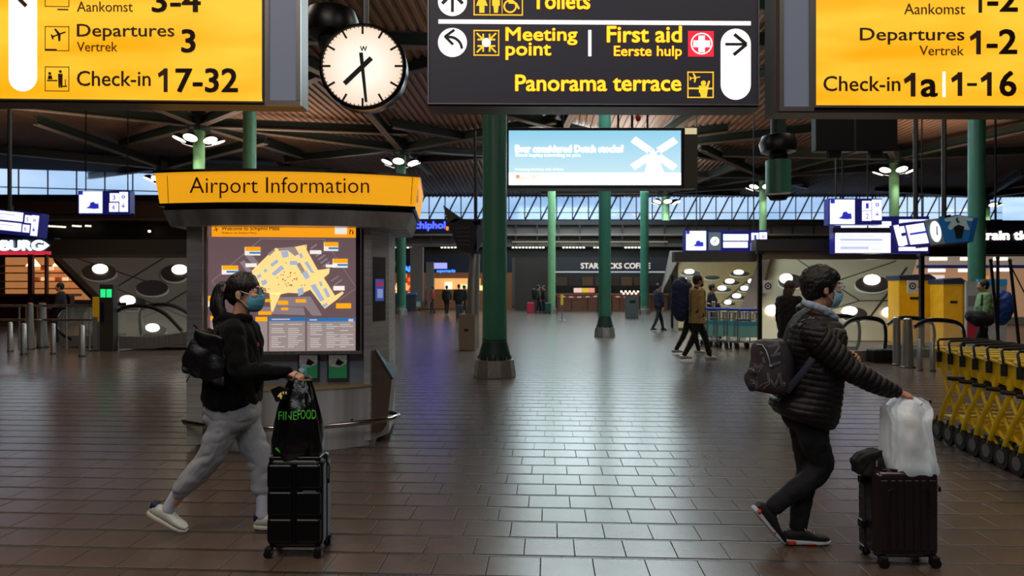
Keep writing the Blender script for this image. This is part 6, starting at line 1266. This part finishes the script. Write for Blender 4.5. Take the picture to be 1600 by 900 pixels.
mb = MB(); mb.prism([P(183, 484, 18.5), P(217, 482, 18.5), P(227, 524, 18.5), P(184, 524, 18.5)], (0, .01, 0)); mb.build('pane', GLS, t)
SIGNW = mat('sign_plate_white', 'c8c4c0', .5, emit=.1)
for px, y0, by, sx, Y, lb in ((1187, 395, 556, 1200, 17, 'black pole with a white round-symbol plate left of the man in the quilted jacket'), (1440, 398, 560, 1426, 16.5, 'black pole with a white round-symbol plate before the yellow ticket machine'), (1050, 432, 510, 1057, 27, 'thin black pole with small blue plate behind the backpacker')):
    p = P(px, by, Y); p.z = 0; t = thing('sign_pole', lb, 'sign', p); zt = P(px, y0, Y).z
    mb = MB(); mb.box((p.x, p.y, zt/2), (.09, .09, zt)); mb.build('pole', BLACK, t); mb = MB(); mb.box((p.x, p.y, zt), (.16, .16, .08)); mb.build('cap', BLACKM, t)
    pl = PL(p.x, Y-.06, 0); h_ = 20 if Y < 20 else 12; yc = 448 if Y < 20 else 447; w_ = 8 if Y < 20 else 5
    pbox(pl, t, 'plate', SIGNW, sx-w_, yc-h_*.5, sx+w_, yc+h_*.5, 0, .02); mb = MB()
    if Y < 20: pl.disc(mb, sx, yc-1, 5.5, off=.004, ri=2, n=18); pl.disc(mb, sx, yc-1, 1.6, off=.004); mb.build('ring_symbol', mat('plate_dark', '30202a', .5), t)
    else: pl.disc(mb, sx, yc-3, 1.3, off=.004); pl.box(mb, sx-1.2, yc-1, sx+1.2, yc+4, .004, .004); mb.build('figure_symbol', mat('plate_navy', '1c2450', .5), t)
    if Y < 20: mb = MB(); mb.tube([P(px, yc, Y-.02), P(sx, yc, Y-.02)], .015, 6); mb.build('arm', BLACK, t)
for i, (a, b) in enumerate((((1548, 407), (1562, 545)), ((1559, 403), (1559, 545)), ((1578, 407), (1594, 556)), ((1579, 415), (1612, 480)))):
    p = P(*b, 13.2); t = thing('dark_pole', ['leftmost of four thin dark poles by the blue backpack', 'upright thin dark pole in front of the blue backpack', 'leaning dark pole right of the blue backpack', 'dark cord slanting to the right edge behind the yellow trolleys'][i], 'pole', (p.x, p.y, 0)); mb = MB(); q0 = P(*a, 13.2); q1 = p.copy()
    if i < 3: q1 = Vector((p.x+(p.x-q0.x)*.15, p.y, .0))
    mb.tube([q0, q1], .028 if i < 3 else .012, 8); mb.build('rod', BLACK, t); mb = MB(); mb.ball(q0, .035, 8, 6); mb.build('tip', BLACKM, t)
t = thing('low_wall', 'grey low counter front standing under the coffee shop end', 'bin', G(987, 497)); p = G(987, 497); mb = MB(); mb.box((p.x, p.y, .55), (.62, .5, 1.1)); mb.build('body', mat('bin_grey', '5c6264', .45, .3), t, bevel=.02); mb = MB(); mb.box((p.x, p.y-.255, .85), (.3, .01, .14)); mb.build('slot', BLACKM, t); mb = MB(); mb.box((p.x, p.y, 1.11), (.66, .54, .03)); mb.build('lid', STEELD, t); t['category'] = 'bin'; t['label'] = 'grey waste bin standing before the right end of the coffee shop'; t.name = 'waste_bin'
# ================================================================= DISPLAY STAND LEFT OF THE FRONT COLUMN
p = G(732, 547); Y = p.y; t = thing('display_stand', 'steel stand with bin-like base and dark angled monitors left of the front green column', 'stand', p)
pl = PL(p.x, Y-.18, 0)
mb = MB(); mb.prism([P(717, 547, Y-.18), P(742, 547, Y-.18), P(742, 491, Y-.18), P(717, 491, Y-.18)], (.0, .30, 0)); mb.build('base_front', mat('stand_beige', '8a7a6a', .4, .4), t, bevel=.01)
mb = MB(); mb.prism([P(742, 546, Y-.18), P(748.5, 543, Y), P(748.5, 490, Y), P(742, 491, Y-.18)], (-.02, .2, 0)); mb.build('base_side', STEEL, t)
mb = MB(); mb.box((P(729, 512, Y).x, Y-.185, P(729, 515, Y).z), (.1, .01, .06)); mb.build('slot', BLACKM, t, bevel=.01)
mb = MB(); mb.tube([P(739, 491, Y), P(740, 440, Y), P(743, 397, Y)], [.165, .15, .115], 20); mb.build('cone_post', STEEL, t, smooth=True)
mb = MB(); mb.tube([P(743, 397, Y), P(742, 205, Y)], .035, 10); mb.build('upper_pole', BLACK, t)
for pts, m, nm, th in (([(700, 348), (712, 340), (748, 345), (740, 398), (716, 390)], DARK, 'monitor_casing', .5), ([(692, 320), (720, 340), (714, 347), (700, 348)], mat('gusset_grey', '4c4f50', .5), 'bracket_plate', .05), ([(744, 350), (756, 338), (756, 374), (745, 392)], mat('screen_side', '4a5068', .4, emit=.05), 'side_screen', .2), ([(738, 345), (752, 342), (752, 352), (740, 352)], BLACKM, 'top_bracket', .4)):
    mb = MB(); mb.prism([P(x, y, Y-.2) for x, y in pts], (0, th, 0)); mb.build(nm, m, t, bevel=.01)
for i in range(5): mb = MB(); mb.prism([P(709+i*1.8, 356+i*6, Y-.22), P(735, 354+i*7, Y-.22), P(735, 357+i*7, Y-.22), P(710+i*1.8, 359+i*6, Y-.22)], (0, .02, 0)); mb.build('cooling_slot', mat('slot_grey', '3a3638', .5), t)
# ================================================================= DISTANT PEOPLE
def person_far(label, px, py, H, face, coat, legs, hair, skin='b98a6c', stride=.5, coatlen=.48, arms=(0.2, 0.2), vox=.016, shoes='1a1a1c', longhair=False, bend=(0, 0), headturn=0):
    """px, py: feet in the photograph; face: heading in degrees, 0 to the right, 90 away"""
    g = G(px, py); t = thing('person', label, 'person', (g.x, g.y, 0)); a = math.radians(face); fw = Vector((math.cos(a), math.sin(a), 0)); sd = Vector((-math.sin(a), math.cos(a), 0))
    k = H/1.75; L = lambda f, s_, z: g*1.0+fw*f*k+sd*s_*k+Vector((0, 0, z*k))
    mb = MB(); H_ = head(mb, L(.03, 0, 1.62), (math.cos(a+headturn), math.sin(a+headturn), -.05), k)
    limb(mb, [L(0, 0, 1.38), L(.0, 0, 1.5), L(.015, 0, 1.57)], [.06*k, .055*k, .052*k]); limb(mb, [L(0, 0, .95), L(0, 0, 1.15), L(0, 0, 1.36)], [(.10*k, .13*k), (.09*k, .12*k), (.10*k, .16*k)], side=fw)
    arm = {}
    for s_, q_ in ((1, arms[0]), (-1, arms[1])):
        b = bend[0 if s_ > 0 else 1]; sh = L(0, s_*.17, 1.41); el = L(q_*.26, s_*.24, 1.13); wr = L(q_*.4+b*.22, s_*(.23-b*.05), .88+b*.30); arm[s_] = (sh, el, wr)
        limb(mb, [sh, el, wr], [.045*k, .036*k, .026*k]); hand(mb, wr, (wr-el).normalized(), fw if b < .3 else Vector((0, 0, 1)), (.4, .5, .5, .5, .5), thumb=s_, k=k)
    leg = {}
    for s_ in (1, -1):
        f = s_*stride*.5; kn = L(f*.5+.05, s_*.08, .50); an = L(f, s_*.06, .09 if f >= 0 else .09+.05*stride); hp = L(0, s_*.09, .92); leg[s_] = (hp, kn, an)
        limb(mb, [hp, kn, an], [.07*k, .048*k, .034*k])
    fuse(mb, 'body', mat('skin_'+skin, skin, .55), t, vox*.8, 2)
    mb = MB()
    def e(f, s_, z, r): 
        q = MB(); q.ball((0, 0, 0), tuple(x*k for x in r), 14, 9); o = H_(f, s_, z); mb.add([o+fw*v[0]+sd*v[1]+Vector((0, 0, v[2])) for v in q.v], q.f)
    e(-.024, 0, .034, (.105, .088, .105)); e(-.055, 0, -.015, (.062, .07, .075))
    if longhair: e(-.07, 0, -.10, (.05, .09, .13)); e(-.07, 0, -.2, (.045, .085, .1))
    fuse(mb, 'hair', mat('hair_'+hair, hair, .6), t, vox*.7, 2)
    mb = MB(); zb = .95-coatlen*.0; zl = 1.42-coatlen-.42*0
    zl = 1.42-.48-max(0, coatlen-.48)
    rings_bf(mb, [(L(-.07, 0, 1.50), L(.06, 0, 1.48), .09*k), (L(-.11, 0, 1.42), L(.10, 0, 1.42), .19*k), (L(-.14, 0, 1.25), L(.15, 0, 1.25), .20*k), (L(-.14, 0, 1.0), L(.14, 0, 1.0), .18*k), (L(-.15, 0, zl), L(.16, 0, zl), .20*k)], sd)
    for s_ in (1, -1): sh, el, wr = arm[s_]; limb(mb, [sh, el, el*.12+wr*.88], [.078*k, .062*k, .046*k])
    cc = fuse(mb, 'coat', mat('cloth_'+coat, coat, .8, var=.1), t, vox, 3, fold(9, .012))
    mb = MB(); limb(mb, [L(0, -.1, .93), L(0, .1, .93)], [.11*k, .11*k])
    for s_ in (1, -1): hp, kn, an = leg[s_]; limb(mb, [hp, kn, an], [.095*k, .068*k, .05*k])
    fuse(mb, 'trousers', mat('cloth_'+legs, legs, .85), t, vox, 3, fold(9, .008))
    for s_ in (1, -1):
        an = leg[s_][2]; z0 = an.z-.09*k; h = Vector((an.x, an.y, z0+.002))-fw*.07*k; mb = MB(); limb(mb, [h+Vector((0, 0, .045*k)), h+fw*.1*k+Vector((0, 0, .05*k)), h+fw*.22*k+Vector((0, 0, .032*k))], [.042*k, .044*k, .03*k]); fuse(mb, 'shoe', mat('shoe_'+shoes, shoes, .5), t, vox*.7, 1)
    return t, L, H_, k
def lump(root, name, pts, rad, m, vox=.014, amp=.012):
    mb = MB(); limb(mb, pts, rad); return fuse(mb, name, m, root, vox, 3, fold(8, amp))
t, L, H_, k = person_far('man in tan coat and dark trousers walking beside the grey trolleys', 1089, 563, 1.84, 12, 'a88a58', '0e0e12', '2a1a12', stride=.62, coatlen=.66, arms=(.2, -.1), bend=(.9, 0), shoes='b8b0b0')
mb = MB(); mb.prism([L(.165, -.03, 1.42), L(.17, .10, 1.42), L(.175, .10, .88), L(.17, -.05, .88)], (.01, 0, 0)); mb.build('grey_sweater', mat('sweater_grey', '5a626c', .8), t)
mb = MB(); mb.ball(H_(.07, 0, -.075), (.05, .06, .05), 12, 8); mb.build('beard', mat('beard_brown', '3a2218', .8), t, smooth=True)
b_ = thing('backpack', 'large dark blue travel backpack on the person beside the tan coat', 'backpack', L(-.33, .1, .9)); lump(b_, 'pack_body', [L(-.30, .12, .92), L(-.32, .12, 1.2), L(-.30, .12, 1.5), L(-.27, .12, 1.60)], [(.15, .17), (.17, .19), (.17, .19), (.12, .15)], mat('pack_blue', '182348', .7)); mb = MB(); mb.tube([L(-.12, -.12, 1.5), L(.08, -.16, 1.40), L(.05, -.2, 1.15), L(-.12, -.2, .98)], .022, 8, flat=.4); mb.build('strap', mat('strap_navy', '20263a', .7), b_)
c_ = thing('paper_cup', 'white paper cup held by the man in the tan coat', 'cup', L(.34, -.05, 1.10)); mb = MB(); mb.lathe(L(.34, -.05, 1.06), [(.03, 0), (.042, .11), (.044, .12)], 14); mb.build('cup', mat('cup_white', 'd8d4d0', .5), c_, smooth=True); mb = MB(); mb.lathe(L(.34, -.05, 1.18), [(.046, 0), (.046, .012), (.03, .02)], 14); mb.build('lid', mat('cup_white', 'd8d4d0', .5), c_)
person_far('person in black jacket walking just behind the man in the tan coat', 1074, 553, 1.70, 5, '101018', '0c0c10', '201510', stride=.6, coatlen=.5, shoes='a89c94')
person_far('person in dark jacket holding a cup, half hidden to the right of the tan coat', 1112, 534, 1.68, 350, '0e0f16', '101014', '2a1c14', stride=.5, bend=(.8, .6), coatlen=.5, shoes='2a2a2c')
t, L, H_, k = person_far('man in dark blue jacket walking away past the far waste bin', 1028, 517, 1.72, 20, '0f1830', '0f1424', '14100e', stride=.5, coatlen=.5)
t, L, H_, k = person_far('woman with long brown hair in black coat behind the man in the quilted jacket', 1233, 595, 1.68, 35, '121015', '0e0e12', '4a382c', stride=.3, longhair=True, coatlen=.75, vox=.013)
t, L, H_, k = person_far('person with dark hair and green top carrying a blue pack, behind the yellow trolleys', 1538, 566, 1.72, 165, '6f8f62', '111014', '1c120e', stride=.35, coatlen=.5, vox=.013)
b_ = thing('backpack', 'big bright blue backpack seen behind the yellow trolleys', 'backpack', L(-.32, 0, .95)); lump(b_, 'pack_body', [L(-.30, 0, .93), L(-.34, 0, 1.15), L(-.33, 0, 1.36), L(-.30, 0, 1.42)], [(.15, .17), (.19, .19), (.18, .19), (.12, .14)], mat('pack_bright', '123f8c', .6)); mb = MB(); mb.tube([L(-.2, .14, 1.45), L(.1, .16, 1.42), L(.12, .2, 1.2)], .02, 8); mb.build('strap', BLACKM, b_)
b_ = thing('duffel_bag', 'black bag hanging in front of the person with the blue pack', 'bag', L(.25, .2, .8)); lump(b_, 'bag_body', [L(.05, .27, .92), L(.2, .27, .94), L(.32, .24, .98)], [.15, .18, .13], BLACKM)
t, L, H_, k = person_far('person in dark clothes standing before the burger bar, left of the gate pillar', 95, 536, 1.70, 200, '16100f', '120e0e', '1a1210', stride=.15, coatlen=.6, bend=(.6, .6))
t, L, H_, k = person_far('person with dark backpack beside a red suitcase near the coffee shop', 841, 490, 1.72, 8, '4a4440', '15151a', '1a1210', stride=.3, vox=.02); 
b_ = thing('backpack', 'dark backpack on the person with the red suitcase', 'backpack', L(-.3, 0, 1.0)); lump(b_, 'pack_body', [L(-.24, 0, 1.0), L(-.26, 0, 1.4)], [.14, .15], BLACKM, .02)
t, L, H_, k = person_far('person in dark coat at the green column, facing the backpacker', 850, 490, 1.70, 200, '1c1a20', '15151a', '3a2418', stride=.2, vox=.02)
def far_case(px, py, col, h, w_, label):
    g = G(px, py); t = thing('suitcase', label, 'suitcase', g); mb = MB(); mb.box((g.x, g.y, .05+h/2), (w_, .28, h)); mb.build('shell', mat('case_'+col, col, .4), t, bevel=.04, seg=3)
    for q_ in (-1, 1): mb = MB(); mb.cyl((g.x+q_*w_*.35, g.y-.03, .03), (g.x+q_*w_*.35, g.y+.03, .03), .03, n=10); mb.build('wheel', BLACKM, t)
    mb = MB(); mb.tube([(g.x-.08, g.y+.1, h), (g.x-.08, g.y+.1, h+.4), (g.x+.08, g.y+.1, h+.4), (g.x+.08, g.y+.1, h)], .012, 6); mb.build('pull_handle', STEELD, t)
far_case(829, 490, 'c02448', .62, .42, 'small bright red suitcase far away near the coffee shop'); far_case(856, 490, '1c4a40', .6, .4, 'dark green suitcase at the foot of the slim column')
person_far('far person in black coat with two cases by the beige pillar', 668, 484, 1.72, 190, '15120f', '15120f', '1a1210', vox=.022, stride=.3); far_case(665, 484, '7a6c5c', .7, .6, 'beige case beside the far person by the pillar'); far_case(682, 482, '2c3040', .5, .5, 'dark case right of the beige case by the pillar')
person_far('far person in black coat pulling a dark suitcase left of the display stand', 717, 497, 1.75, 100, '0e0e12', '0e0e12', '15100e', vox=.022, stride=.35); far_case(718, 500, '2a3038', .68, .34, 'dark suitcase standing left of the display stand')
person_far('far slim person in dark clothes before the supermarket lights', 698, 492, 1.7, 90, '18140f', '15120f', '1a1210', vox=.024, stride=.3)
person_far('far person in a red jacket behind the black coat by the pillar', 676, 490, 1.65, 180, '8c2a20', '2a2020', '1a1210', vox=.024, stride=.2)
person_far('far dark figure right of the display stand pole', 725, 492, 1.72, 30, '121214', '121214', '1a1210', vox=.024, stride=.3)
